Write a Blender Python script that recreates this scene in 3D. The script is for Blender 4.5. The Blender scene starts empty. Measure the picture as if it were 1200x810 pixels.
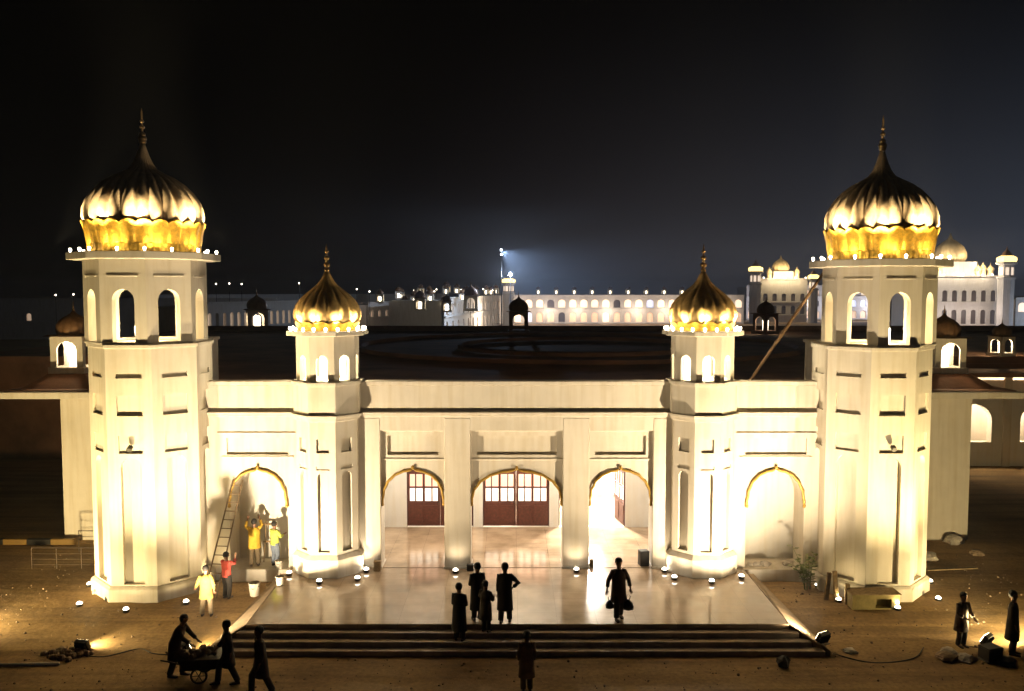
import bpy, math, random
from math import pi, sin, cos, radians
from mathutils import Vector, Matrix
random.seed(7)
S = bpy.context.scene
COL = S.collection
T22 = math.tan(radians(22.5))

# ------------------------------------------------------------------ helpers
class MB:
    """collects faces for one mesh"""
    def __init__(s): s.v = []; s.f = []; s.M = None
    def pt(s, p):
        p = Vector(p)
        if s.M is not None: p = s.M @ p
        s.v.append(tuple(p)); return len(s.v) - 1
    def face(s, pts): s.f.append([s.pt(p) for p in pts])
    def box(s, x0, x1, y0, y1, z0, z1):
        if x0 > x1: x0, x1 = x1, x0
        if y0 > y1: y0, y1 = y1, y0
        i = [s.pt(p) for p in ((x0,y0,z0),(x1,y0,z0),(x1,y1,z0),(x0,y1,z0),(x0,y0,z1),(x1,y0,z1),(x1,y1,z1),(x0,y1,z1))]
        for q in ((3,2,1,0),(4,5,6,7),(0,1,5,4),(1,2,6,5),(2,3,7,6),(3,0,4,7)): s.f.append([i[k] for k in q])
        return s
    def prism(s, poly, z0, z1, top=None):
        """poly: xy points anticlockwise; top: optional other outline"""
        top = top or poly; n = len(poly)
        a = [s.pt((x, y, z0)) for x, y in poly]; b = [s.pt((x, y, z1)) for x, y in top]
        s.f.append(a[::-1]); s.f.append(b)
        for k in range(n): s.f.append([a[k], a[(k+1) % n], b[(k+1) % n], b[k]])
        return s
    def lathe(s, prof, seg=24, c=(0,0,0), rad=None, cap=True):
        """prof: (r,z) list from bottom to top; rad(theta,k) multiplies the radius"""
        rows = []
        for k, (r, z) in enumerate(prof):
            row = []
            for j in range(seg):
                t = 2*pi*j/seg; m = rad(t, k) if rad else 1
                row.append(s.pt((c[0]+r*m*cos(t), c[1]+r*m*sin(t), c[2]+z)))
            rows.append(row)
        for k in range(len(rows)-1):
            for j in range(seg):
                j2 = (j+1) % seg
                s.f.append([rows[k][j], rows[k][j2], rows[k+1][j2], rows[k+1][j]])
        if cap: s.f.append(rows[0][::-1]); s.f.append(rows[-1])
        return s
    def loft(s, rings, cap=True):
        rows = [[s.pt(p) for p in r] for r in rings]; n = len(rows[0])
        for k in range(len(rows)-1):
            for j in range(n):
                j2 = (j+1) % n
                s.f.append([rows[k][j], rows[k][j2], rows[k+1][j2], rows[k+1][j]])
        if cap: s.f.append(rows[0][::-1]); s.f.append(rows[-1])
        return s
    def tube(s, pts, r, seg=8):
        pts = [Vector(p) for p in pts]; rings = []
        rr = r if isinstance(r, (list, tuple)) else [r]*len(pts)
        ref = Vector((0, 0, 1)); d0 = (pts[-1]-pts[0]).normalized()
        if abs(d0.z) > .9: ref = Vector((0, 1, 0))
        for k, p in enumerate(pts):
            d = (pts[min(k+1, len(pts)-1)] - pts[max(k-1, 0)]).normalized()
            if abs(d.dot(ref)) > .97: ref = Vector((1, 0, 0))
            u = d.cross(ref).normalized(); w = d.cross(u).normalized()
            rings.append([p + (u*cos(2*pi*j/seg) + w*sin(2*pi*j/seg))*rr[k] for j in range(seg)])
        return s.loft(rings)
    def ball(s, c, r, seg=10, rz=None):
        rz = rz or r; n = max(5, seg//2+1)
        prof = [(max(.001, r*sin(pi*k/n)), -rz*cos(pi*k/n)) for k in range(n+1)]
        return s.lathe(prof, seg, c)
    def build(s, name, mat, parent=None, bevel=0, smooth=False, seg=1):
        me = bpy.data.meshes.new(name); me.from_pydata(s.v, [], s.f); me.validate()
        me.materials.append(mat)
        o = bpy.data.objects.new(name, me); COL.objects.link(o)
        if parent: o.parent = parent
        if smooth:
            me.polygons.foreach_set('use_smooth', [True]*len(me.polygons))
        if bevel:
            m = o.modifiers.new('b', 'BEVEL'); m.width = bevel; m.segments = seg; m.limit_method = 'ANGLE'; m.angle_limit = radians(40)
        return o

def tag(o, label=None, cat=None, group=None, kind=None):
    if label: o['label'] = label
    if cat: o['category'] = cat
    if group: o['group'] = group
    if kind: o['kind'] = kind
    return o
def empty(name, label, cat, loc=(0,0,0), rz=0, group=None):
    o = bpy.data.objects.new(name, None); COL.objects.link(o)
    o.location = loc; o.rotation_euler = (0, 0, rz); o.empty_display_size = .2
    return tag(o, label, cat, group)
def kids(o): return [c for c in bpy.data.objects if c.parent == o]
def dup(o, loc=None, rz=None, label=None, scale=None, parent=None, group=None):
    c = o.copy(); COL.objects.link(c)
    if parent: c.parent = parent
    if loc is not None: c.location = loc
    if rz is not None: c.rotation_euler = (0, 0, rz)
    if scale is not None: c.scale = scale if hasattr(scale, '__len__') else (scale,)*3
    if label: c['label'] = label
    if group: c['group'] = group
    for ch in kids(o): dup(ch, parent=c)
    return c

# ------------------------------------------------------------------ materials
def mat(name, col, rough=.8, metal=0, var=.12, scale=3, bump=0, bscale=30, spec=.5, emit=None, estr=0, col2=None, detail=6):
    m = bpy.data.materials.new(name); m.use_nodes = True; nt = m.node_tree; N = nt.nodes; L = nt.links
    b = N['Principled BSDF']; b.inputs['Roughness'].default_value = rough; b.inputs['Metallic'].default_value = metal
    b.inputs['Specular IOR Level'].default_value = spec
    tc = N.new('ShaderNodeTexCoord'); no = N.new('ShaderNodeTexNoise'); no.inputs['Scale'].default_value = scale
    no.inputs['Detail'].default_value = detail; no.inputs['Roughness'].default_value = .6
    L.new(tc.outputs['Object'], no.inputs['Vector'])
    cr = N.new('ShaderNodeValToRGB'); cr.color_ramp.elements[0].position = .3; cr.color_ramp.elements[1].position = .7
    c2 = col2 or tuple(c*(1-var*2) for c in col)
    cr.color_ramp.elements[0].color = (*c2, 1); cr.color_ramp.elements[1].color = (*[min(1, c*(1+var*.3)) for c in col], 1)
    L.new(no.outputs['Fac'], cr.inputs['Fac']); L.new(cr.outputs['Color'], b.inputs['Base Color'])
    if bump:
        n2 = N.new('ShaderNodeTexNoise'); n2.inputs['Scale'].default_value = bscale; n2.inputs['Detail'].default_value = 5
        L.new(tc.outputs['Object'], n2.inputs['Vector'])
        bp = N.new('ShaderNodeBump'); bp.inputs['Strength'].default_value = bump; bp.inputs['Distance'].default_value = .03
        L.new(n2.outputs['Fac'], bp.inputs['Height']); L.new(bp.outputs['Normal'], b.inputs['Normal'])
    if emit:
        b.inputs['Emission Color'].default_value = (*emit, 1); b.inputs['Emission Strength'].default_value = estr
    return m
def glow(name, col, st):
    m = bpy.data.materials.new(name); m.use_nodes = True; b = m.node_tree.nodes['Principled BSDF']
    b.inputs['Base Color'].default_value = (*col, 1); b.inputs['Emission Color'].default_value = (*col, 1)
    b.inputs['Emission Strength'].default_value = st; b.inputs['Roughness'].default_value = .4
    return m

def plaster(name, col, streak=.25):
    m = mat(name, col, .75, 0, .05, 1.3, .12, 14)
    nt = m.node_tree; N = nt.nodes; L = nt.links; b = N['Principled BSDF']
    src = b.inputs['Base Color'].links[0].from_socket
    tc = N.new('ShaderNodeTexCoord'); mp = N.new('ShaderNodeMapping'); mp.inputs['Scale'].default_value = (5, 5, .35)
    no = N.new('ShaderNodeTexNoise'); no.inputs['Scale'].default_value = 1; no.inputs['Detail'].default_value = 8
    L.new(tc.outputs['Object'], mp.inputs['Vector']); L.new(mp.outputs['Vector'], no.inputs['Vector'])
    cr = N.new('ShaderNodeValToRGB'); cr.color_ramp.elements[0].position = .32; cr.color_ramp.elements[1].position = .55
    g = 1-streak; cr.color_ramp.elements[0].color = (g, g*.97, g*.9, 1); cr.color_ramp.elements[1].color = (1, 1, 1, 1)
    mx = N.new('ShaderNodeMixRGB'); mx.blend_type = 'MULTIPLY'; mx.inputs['Fac'].default_value = 1
    L.new(no.outputs['Fac'], cr.inputs['Fac']); L.new(src, mx.inputs['Color1']); L.new(cr.outputs['Color'], mx.inputs['Color2'])
    L.new(mx.outputs['Color'], b.inputs['Base Color'])
    return m
M = {}
M['wall'] = plaster('cream_plaster', (.76, .70, .61), .10)
M['inner'] = plaster('white_inner_plaster', (.80, .77, .72), .04)
M['far'] = plaster('far_white_plaster', (.6, .57, .54), .15)
M['gold'] = mat('gold_leaf', (.85, .5, .06), .42, .55, .25, 9, .5, 22)
M['trim'] = mat('gold_paint', (.50, .31, .06), .45, .3, .15, 12)
M['dome'] = mat('dome_bronze', (.70, .52, .32), .45, .12, .2, 4, .1, 20)
M['sdome'] = mat('small_dome_bronze', (.76, .50, .19), .5, .2, .2, 5, .1, 20)
M['kdome'] = mat('kiosk_dome_brown', (.25, .13, .06), .55, .2, .2, 4)
M['final'] = mat('finial_bronze', (.4, .26, .12), .3, .8)
M['roof'] = mat('dark_roof', (.36, .17, .09), .85, 0, .3, .35, .3, 6)
M['roofs'] = mat('screed_roof', (.22, .12, .07), .85, 0, .3, .8, .3, 6)
M['door'] = mat('brown_wood', (.10, .028, .018), .45, 0, .3, 12)
M['bulb'] = glow('bulb_glow', (1, .86, .6), 22)
M['spot'] = glow('ground_spot_lens', (1, .9, .7), 14)
M['flens'] = glow('floodlight_lens', (1, .85, .5), 20)
M['pane'] = glow('lit_pane', (1, .93, .82), 1.0)
M['pinkpane'] = glow('pink_lit_pane', (1, .60, .46), .55)
M['farwin'] = glow('far_lit_window', (1, .78, .58), .85)
M['fardim'] = glow('far_dim_window', (1, .72, .5), .3)
M['fargold'] = glow('far_crown_glow', (1, .72, .25), 2.2)
M['shrinewin'] = mat('dark_shrine_window', (.10, .08, .08), .5)
M['farcool'] = glow('far_cool_window', (.75, .8, 1), .6)
M['farblue'] = glow('white_far_lamp', (.75, .88, 1), 30)
M['kiosklit'] = glow('kiosk_drum_glow', (1, .85, .6), 6)
M['black'] = mat('black_metal', (.02, .018, .016), .5, .3)
M['steel'] = mat('railing_steel', (.08, .055, .04), .6, .5)
M['wood'] = mat('raw_timber', (.32, .22, .11), .8, 0, .25, 8)
M['bamboo'] = mat('bamboo', (.36, .22, .12), .6, 0, .2, 6)
M['olive'] = mat('olive_shade_board', (.34, .27, .10), .8, 0, .2, 4)
M['oldbamboo'] = mat('weathered_bamboo', (.17, .11, .06), .7, 0, .2, 6)
M['sack'] = mat('woven_sack', (.6, .54, .47), .9, 0, .2, 8, .4, 40)
M['stone'] = mat('rubble', (.28, .2, .13), .95, 0, .3, 4, .5, 12)
M['plast'] = mat('white_plastic', (.75, .7, .6), .4)
M['leaf'] = mat('weed_leaf', (.16, .20, .04), .6, 0, .3, 10)
M['yel'] = mat('yellow_paint', (.26, .15, .03), .6)

# ground: trodden dirt
def ground_mat():
    m = mat('trodden_dirt', (.37, .25, .11), .95, 0, .2, .35, .75, 2.6, col2=(.20, .125, .055), detail=10)
    nt = m.node_tree; N = nt.nodes; L = nt.links; b = N['Principled BSDF']
    src = b.inputs['Base Color'].links[0].from_socket
    tc = N.new('ShaderNodeTexCoord'); no = N.new('ShaderNodeTexNoise'); no.inputs['Scale'].default_value = 9; no.inputs['Detail'].default_value = 8
    L.new(tc.outputs['Object'], no.inputs['Vector'])
    mx = N.new('ShaderNodeMixRGB'); mx.blend_type = 'OVERLAY'; mx.inputs['Fac'].default_value = .55
    L.new(src, mx.inputs['Color1']); L.new(no.outputs['Fac'], mx.inputs['Color2'])
    mp = N.new('ShaderNodeMapping'); mp.inputs['Scale'].default_value = (.10, 1.5, 1); mp.inputs['Rotation'].default_value = (0, 0, .12)
    n3 = N.new('ShaderNodeTexNoise'); n3.inputs['Scale'].default_value = 1; n3.inputs['Detail'].default_value = 7; n3.inputs['Distortion'].default_value = .6
    L.new(tc.outputs['Object'], mp.inputs['Vector']); L.new(mp.outputs['Vector'], n3.inputs['Vector'])
    cr = N.new('ShaderNodeValToRGB'); cr.color_ramp.elements[0].position = .38; cr.color_ramp.elements[1].position = .58
    cr.color_ramp.elements[0].color = (.62, .58, .52, 1); cr.color_ramp.elements[1].color = (1.1, 1.08, 1.05, 1)
    m2 = N.new('ShaderNodeMixRGB'); m2.blend_type = 'MULTIPLY'; m2.inputs['Fac'].default_value = .9
    L.new(n3.outputs['Fac'], cr.inputs['Fac']); L.new(mx.outputs['Color'], m2.inputs['Color1']); L.new(cr.outputs['Color'], m2.inputs['Color2']); L.new(m2.outputs['Color'], b.inputs['Base Color'])
    return m
M['ground'] = ground_mat()
def marble_mat():
    m = bpy.data.materials.new('polished_marble'); m.use_nodes = True; nt = m.node_tree; N = nt.nodes; L = nt.links
    b = N['Principled BSDF']; b.inputs['Specular IOR Level'].default_value = .7
    tc = N.new('ShaderNodeTexCoord'); br = N.new('ShaderNodeTexBrick'); br.offset = 0
    for k, v in (('Scale', 1), ('Mortar Size', .004), ('Brick Width', 1.2), ('Row Height', .6), ('Bias', 0)): br.inputs[k].default_value = v
    br.inputs['Color1'].default_value = (.50, .38, .27, 1); br.inputs['Color2'].default_value = (.42, .32, .225, 1); br.inputs['Mortar'].default_value = (.2, .13, .09, 1)
    L.new(tc.outputs['Object'], br.inputs['Vector'])
    no = N.new('ShaderNodeTexNoise'); no.inputs['Scale'].default_value = .8; no.inputs['Detail'].default_value = 8
    L.new(tc.outputs['Object'], no.inputs['Vector'])
    cr = N.new('ShaderNodeValToRGB'); cr.color_ramp.elements[0].color = (.62, .58, .52, 1); cr.color_ramp.elements[1].color = (1.15, 1.12, 1.1, 1)
    cr.color_ramp.elements[0].position = .35; cr.color_ramp.elements[1].position = .65
    L.new(no.outputs['Fac'], cr.inputs['Fac'])
    mx = N.new('ShaderNodeMixRGB'); mx.blend_type = 'MULTIPLY'; mx.inputs['Fac'].default_value = 1
    L.new(br.outputs['Color'], mx.inputs['Color1']); L.new(cr.outputs['Color'], mx.inputs['Color2']); L.new(mx.outputs['Color'], b.inputs['Base Color'])
    mr = N.new('ShaderNodeMapRange'); mr.inputs['To Min'].default_value = .05; mr.inputs['To Max'].default_value = .2
    L.new(no.outputs['Fac'], mr.inputs['Value']); L.new(mr.outputs['Result'], b.inputs['Roughness'])
    return m
M['marble'] = marble_mat()
M['kerbstone'] = mat('kerb_stone', (.24, .17, .10), .8, 0, .25, 3, .3, 12)
M['step'] = mat('pale_step_stone', (.62, .50, .38), .5, 0, .2, 2.5, .2, 15)

# ------------------------------------------------------------------ wall with niches / arches
def arch_z(u, spring, rise):
    """u in -1..1; pointed cusped arch height"""
    a = abs(u)
    base = (max(0, 1-a**2.3))**.5
    return spring + rise*(.95*base + .05*math.exp(-(a/.10)**1.5))
def wall_face(mb, O, U, N, w, z0, z1, recs, mbin=None):
    """wall face of width w centred on O (U = along, N = outward). recs: dicts z0,z1,hw,depth, arch(rise), c(centre), open"""
    O = Vector(O); U = Vector(U); N = Vector(N)
    def P(u, z, d=0): return O + U*u + Vector((0, 0, z)) - N*d
    def quad(u0, u1, za, zb, d=0): 
        if u1-u0 > 1e-5 and zb-za > 1e-5: mb.face([P(u0, za, d), P(u1, za, d), P(u1, zb, d), P(u0, zb, d)])
    zc = z0
    bands = {}
    for r in recs: bands.setdefault((r['z0'], r['z1']), []).append(r)
    for (a, b) in sorted(bands):
        quad(-w/2, w/2, zc, a)
        uc = -w/2
        for r in sorted(bands[(a, b)], key=lambda r: r.get('c', 0)):
            c = r.get('c', 0); hw = r['hw']; d = r['depth']; n = 14
            quad(uc, c-hw, a, b); uc = c+hw
            rise = r.get('arch', 0)
            if rise:
                sp = b-rise-.02
                us = [-cos(pi*k/n) for k in range(n+1)]
                zs = [arch_z(u, sp, rise) for u in us]
                for k in range(n):
                    ua, ub = c+hw*us[k], c+hw*us[k+1]
                    mb.face([P(ua, zs[k]), P(ub, zs[k+1]), P(ub, b), P(ua, b)])
                    mb.face([P(ub, zs[k+1]), P(ua, zs[k]), P(ua, zs[k], d), P(ub, zs[k+1], d)])
                    if not r.get('open'): (mbin or mb).face([P(ua, a, d), P(ub, a, d), P(ub, zs[k+1], d), P(ua, zs[k], d)])
                st = sp
            else:
                st = b
                mb.face([P(c+hw, b), P(c-hw, b), P(c-hw, b, d), P(c+hw, b, d)])
                if not r.get('open'): (mbin or mb).face([P(c-hw, a, d), P(c+hw, a, d), P(c+hw, b, d), P(c-hw, b, d)])
            if not r.get('nobot'): mb.face([P(c-hw, a), P(c+hw, a), P(c+hw, a, d), P(c-hw, a, d)])
            mb.face([P(c-hw, a, d), P(c-hw, st, d), P(c-hw, st), P(c-hw, a)])
            mb.face([P(c+hw, a), P(c+hw, st), P(c+hw, st, d), P(c+hw, a, d)])
        quad(uc, w/2, a, b)
        zc = b
    quad(-w/2, w/2, zc, z1)

def octo(a, c=(0, 0), sides=8):
    R = a/cos(pi/8)
    return [(c[0]+R*cos(pi/8+k*pi/4), c[1]+R*sin(pi/8+k*pi/4)) for k in range(8)]
def octo_walls(mb, a, z0, z1, recs_fn, c=(0, 0), faces=range(8), thick=0):
    w = 2*a*T22
    for k in faces:
        t = -pi/2 + k*pi/4
        n = Vector((cos(t), sin(t), 0)); u = Vector((-sin(t), cos(t), 0))
        o = Vector((c[0], c[1], 0))+n*a
        recs = recs_fn(k)
        wall_face(mb, o, u, n, w, z0, z1, recs)
        if thick:
            wi = 2*(a-thick)*T22
            wall_face(mb, o-n*thick, u, n*-1*1e-9 if False else n, wi, z0, z1, [dict(r, depth=0) for r in recs if r.get('open')])

def lamp(name, kind, loc, power, col=(1, .8, .5), target=None, size=None, blend=.6, rad=.05, parent=None):
    d = bpy.data.lights.new(name, kind); d.energy = power; d.color = col
    if kind == 'SPOT':
        d.spot_size = radians(size or 90); d.spot_blend = blend
    d.shadow_soft_size = rad
    o = bpy.data.objects.new(name, d); COL.objects.link(o); o.location = loc
    if target is not None:
        o.rotation_euler = (Vector(target)-Vector(loc)).to_track_quat('-Z', 'Y').to_euler()
    if parent: o.parent = parent
    return o
WARM = (1, .755, .35); CREAM = (1, .79, .50)

# ------------------------------------------------------------------ setting
def grid_ground():
    mb = MB()
    xs = [-900, -300, -120, -60, -30] + [x*.5-20 for x in range(81)] + [30, 60, 120, 300, 900]
    ys = [-120, -60, -30] + [-20+y*.5 for y in range(60)] + [14, 30, 60, 120, 300, 900, 1500]
    idx = []
    for y in ys:
        row = []
        for x in xs:
            if y > -3: z = -.45
            elif y > -6: z = -.45 - .15*(-3-y)/3
            else: z = -.6
            if abs(x) > 9.2 or y < -7: z += random.uniform(-.018, .018) if abs(x) < 22 and -20 < y < 9 else 0
            row.append(mb.pt((x, y, z)))
        idx.append(row)
    for j in range(len(ys)-1):
        for i in range(len(xs)-1):
            mb.f.append([idx[j][i], idx[j][i+1], idx[j+1][i+1], idx[j+1][i]])
    o = mb.build('ground', M['ground'], smooth=True); tag(o, 'brown trodden dirt ground around the gatehouse', 'ground', kind='structure')
grid_ground()
t = MB(); t.box(-8.15, 8.15, -5.15, .05, -.7, 0)
tag(t.build('terrace', M['marble'], bevel=.015), 'polished brown stone terrace in front of the arches', 'terrace', kind='structure')
t = MB()
t.box(-8.35, 8.35, -5.45, -5.16, -.7, -.15); t.box(-8.62, 8.62, -5.75, -5.455, -.7, -.3); t.box(-8.92, 8.92, -6.05, -5.755, -.7, -.45)
tag(t.build('steps', M['step'], bevel=.02), 'wide stone steps down from the terrace', 'steps', kind='structure')
# sloping side kerbs of the terrace
for s in (-1, 1):
    t = MB()
    a = [(s*8.16, -.6), (s*8.36, -.6), (s*9.05, -6.1), (s*8.16, -5.15)] if s > 0 else [(s*8.36, -.6), (s*8.16, -.6), (s*8.16, -5.15), (s*9.05, -6.1)]
    zt = [.01, .01, -.42, -.02] if s > 0 else [.01, .01, -.02, -.42]
    lo = [t.pt((x, y, -.75)) for x, y in a]; hi = [t.pt((a[k][0], a[k][1], zt[k])) for k in range(4)]
    t.f += [lo, hi[::-1]] + [[lo[k], hi[k], hi[(k+1) % 4], lo[(k+1) % 4]] for k in range(4)]
    tag(t.build('kerb', M['kerbstone'], bevel=.015), 'pale sloping stone edging along the side of the terrace', 'kerb', kind='structure')

# ------------------------------------------------------------------ gatehouse
G = empty('gatehouse', 'long cream gatehouse with arches, corner towers and gilded ribbed domes, floodlit', 'building')

# portico front wall: pillars, bay infill, upper wall, cornice, parapet
WH = 5.45     # top of pillars
def gold_trim(cx, hw, spring, rise, y, drop=.18, parent=G):
    t = MB(); n = 40; pts = []
    for k in range(n+1):
        u = -cos(pi*k/n)
        sc = .025*abs(sin(pi*k/4.0))
        pts.append((cx+(hw-sc)*u, y, arch_z(u, spring, rise)+.01-sc*.6))
    pts = [(pts[0][0], y, spring-drop)] + pts + [(pts[-1][0], y, spring-drop)]
    t.tube(pts, .05, 8)
    for sx in (pts[0][0], pts[-1][0]): t.ball((sx, y, spring-drop), .065, 8)
    t.ball((cx, y-.02, spring+rise+.05), .06, 8, .09)
    return t.build('arch_trim', M['trim'], parent, smooth=True)
BAYS = [(-3.735, 1.135, 3.58), (0, 1.65, 3.56), (3.735, 1.135, 3.58)]
for cx, hw, top in BAYS:
    m = MB()
    # arch wall: recessed panel over an arch that spans jamb to jamb
    wall_face(m, (cx, .22, 0), (1, 0, 0), (0, -1, 0), 2*hw, 2.32, 5.0,
              [dict(z0=2.32, z1=top+.04, hw=hw-.002, depth=.4, arch=top-2.47, open=True, nobot=1),
               dict(z0=4.08, z1=4.78, hw=hw-.22, depth=.13)])
    # back of it
    wall_face(m, (cx, .62, 0), (1, 0, 0), (0, -1, 0), 2*hw, 2.32, 5.0,
              [dict(z0=2.32, z1=top+.04, hw=hw-.002, depth=0, arch=top-2.47, open=True, nobot=1)])
    m.box(cx-hw, cx+hw, .17, .22, 3.90, 3.96)       # moulding under the panel
    m.box(cx-hw, cx+hw, .14, .22, 4.95, 5.0)        # hood
    m.build('arch', M['wall'], G, bevel=.012)
    gold_trim(cx, hw-.03, 2.47, top-2.47, .17)
for s in (-1, 1):
    m = MB(); m.box(s*1.655, s*2.595, 0, .9, -.02, WH); m.box(s*1.62, s*2.63, -.03, .93, -.02, .07)
    m.build('pillar', M['wall'], G, bevel=.02)
    m = MB(); m.box(s*4.875, s*5.75, 0, .9, -.02, WH); m.box(s*4.84, s*5.78, -.03, .93, -.02, .07)
    m.build('pillar', M['wall'], G, bevel=.02)
m = MB(); m.box(-5.75, 5.75, .02, .9, 5.0, WH+.0); m.build('lintel', M['wall'], G)
# wing walls with an alcove each
AC = 9.27; AH = 1.05
for s in (-1, 1):
    m = MB()
    wall_face(m, (s*9.2, .06, 0), (1, 0, 0), (0, -1, 0), 4.4, -.5, WH,
              [dict(z0=.0, z1=3.64, hw=AH, depth=1.1, arch=1.17, c=s*(AC-9.2), open=True),
               dict(z0=4.12, z1=4.72, hw=1.1, depth=.1, c=s*(AC-9.2))])
    m.box(s*(AC-1.3), s*(AC+1.3), 0.02, .06, 4.02, 4.07); m.box(s*(AC-1.42), s*(AC+1.42), 0.01, .06, 4.88, 4.93)
    m.build('wing_wall', M['wall'], G, bevel=.01)
    m = MB(); m.box(s*(AC-1.25), s*(AC+1.25), 1.16, 1.36, -.5, 4.2)
    m.build('alcove_back_wall', M['inner'], G)
    m = MB(); m.box(s*(AC-1.3), s*(AC+1.3), -.12, 1.16, -.5, -.005); m.build('alcove_sill', M['wall'], G, bevel=.02)
    gold_trim(s*AC, AH-.02, 2.45, 1.17, .0)
# upper band, cornice, parapet
m = MB(); m.box(-11.4, 11.4, .0, .9, WH, 5.58); m.build('frieze', M['wall'], G)
m = MB(); m.box(-11.4, 11.4, -.09, .9, 5.583, 5.68); m.box(-11.4, 11.4, -.04, -.0, 5.52, 5.58); m.build('cornice', M['wall'], G, bevel=.02)
m = MB(); m.box(-11.4, 11.4, .05, .45, 5.683, 6.62); m.box(-11.4, 11.4, -.0, .5, 6.623, 6.77)
m.build('parapet', M['wall'], G, bevel=.015)
# porch interior: side walls, back wall with three openings, ceiling, floor
m = MB()
wall_face(m, (0, 5.3, 0), (1, 0, 0), (0, -1, 0), 11.5, -.02, 5.1,
          [dict(z0=.02, z1=2.45, hw=1.40, depth=.25, c=c, open=True) for c in (-3.2, 0, 3.2)])
for s in (-1, 1): m.box(s*5.62, s*5.75, .9, 5.3, -.02, 5.1)
m.build('porch_wall', M['inner'], G)
m = MB(); m.box(-5.6, 5.6, .9, 5.55, 5.0, 5.1); m.build('porch_ceiling', M['inner'], G)
m = MB(); m.box(-5.75, 5.75, .06, 11, -.7, .012); m.build('porch_floor', M['marble'], G)
# hall room behind the doors
m = MB(); m.box(-7.4, 7.4, 11, 11.2, -.4, 5); m.box(-7.4, -7.2, 5.6, 11, -.4, 5); m.box(7.2, 7.4, 5.6, 11, -.4, 5); m.box(-7.4, 7.4, 5.56, 11.2, 4.9, 5.0)
m.build('hall_wall', M['inner'], G)

def door_leaf(w, x, y, rz, kind='closed', side=1):
    """leaf whose hinge is at its local origin, spanning local +x*side"""
    m = MB(); h = 2.4; zc = 1.02
    m.box(0, side*w, 0, .05, .03, zc)
    for zz in (zc, 1.64, 2.24): m.box(0, side*w, 0, .05, zz-.001, zz+(.07 if zz < 2 else .15))
    cols = [0, .25, .5, .75, 1]
    for q in cols:
        ww = .05 if q not in (0, .5, 1) else .10
        m.box(side*(q*w-ww if q == 1 else q*w-ww/2 if q else 0), side*(q*w if q == 1 else q*w+ww/2 if q else ww), -.004, .054, zc+.02, h)
    for q in (0.06, .54): # raised lower panels
        m.box(side*q*w, side*(q+.4)*w, -.02, -.001, .15, .9)
    o = m.build('door', M['door'], G, bevel=.008); o.location = (x, y, .02); o.rotation_euler = (0, 0, rz)
    for q in range(4):
        for za, zb in ((zc+.06, 1.635), (1.72, 2.235)):
            p = MB(); p.box(side*(q*w/4+.03), side*((q+1)*w/4-.03), .02, .03, za, zb)
            p.build('pane', M['pane'] if za < 1.3 else M['pinkpane'], o)
    p = MB(); p.tube([(side*(w-.07), -.04, .95), (side*(w-.07), -.04, 1.15)], .014, 6); p.build('handle', M['steel'], o)
    return o
for c in (-3.2, 0):
    door_leaf(1.375, c-1.38, 5.38, 0, side=1); door_leaf(1.375, c+1.38, 5.38, 0, side=-1)
    f = MB(); f.box(c-1.40, c+1.40, 5.34, 5.46, 2.425, 2.449); f.box(c-1.40, c-1.383, 5.34, 5.46, .02, 2.42); f.box(c+1.383, c+1.40, 5.34, 5.46, .02, 2.42); f.build('door_frame', M['door'], G)
door_leaf(1.375, 3.2+1.36, 5.36, radians(-80), side=-1)   # open leaf, seen edge on
door_leaf(1.375, 3.2-1.36, 5.40, radians(97), side=1)
f = MB(); c = 3.2; f.box(c-1.40, c+1.40, 5.34, 5.46, 2.425, 2.449); f.box(c-1.40, c-1.383, 5.34, 5.46, .02, 2.42); f.box(c+1.383, c+1.40, 5.34, 5.46, .02, 2.42); f.build('door_frame', M['door'], G)

# ---- domes
def dome_parts(par, z, prof, ribs, m_dome, skirt=None, spire_balls=(), rod=None, collar=None, amp=.07, ribp=.5):
    d = MB()
    d.lathe(prof, ribs*8, (0, 0, z), lambda t, k: 1 - amp*(1-abs(cos(ribs*t/2))**ribp)*min(1, prof[k][0]*1.2))
    o = d.build('dome', m_dome, par, smooth=True)
    if collar:
        c = MB(); r, zc = collar
        c.lathe([(r*1.0, zc-.10), (r*1.08, zc-.07), (r*.8, zc+.05), (r*.55, zc+.16)], ribs*4, (0, 0, z), lambda t, k: (1+.14*cos(ribs*t)) if k < 2 else 1)
        c.build('dome_collar', m_dome, par, smooth=True)
    f = MB()
    for r, zz in spire_balls: f.ball((0, 0, z+zz), r, 12, r*.85)
    f.tube([(0, 0, z+rod[0]), (0, 0, z+rod[1]-.15), (0, 0, z+rod[1])], [.05, .03, .008], 8)
    f.build('finial', M['final'], par, smooth=True)
    return o
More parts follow.
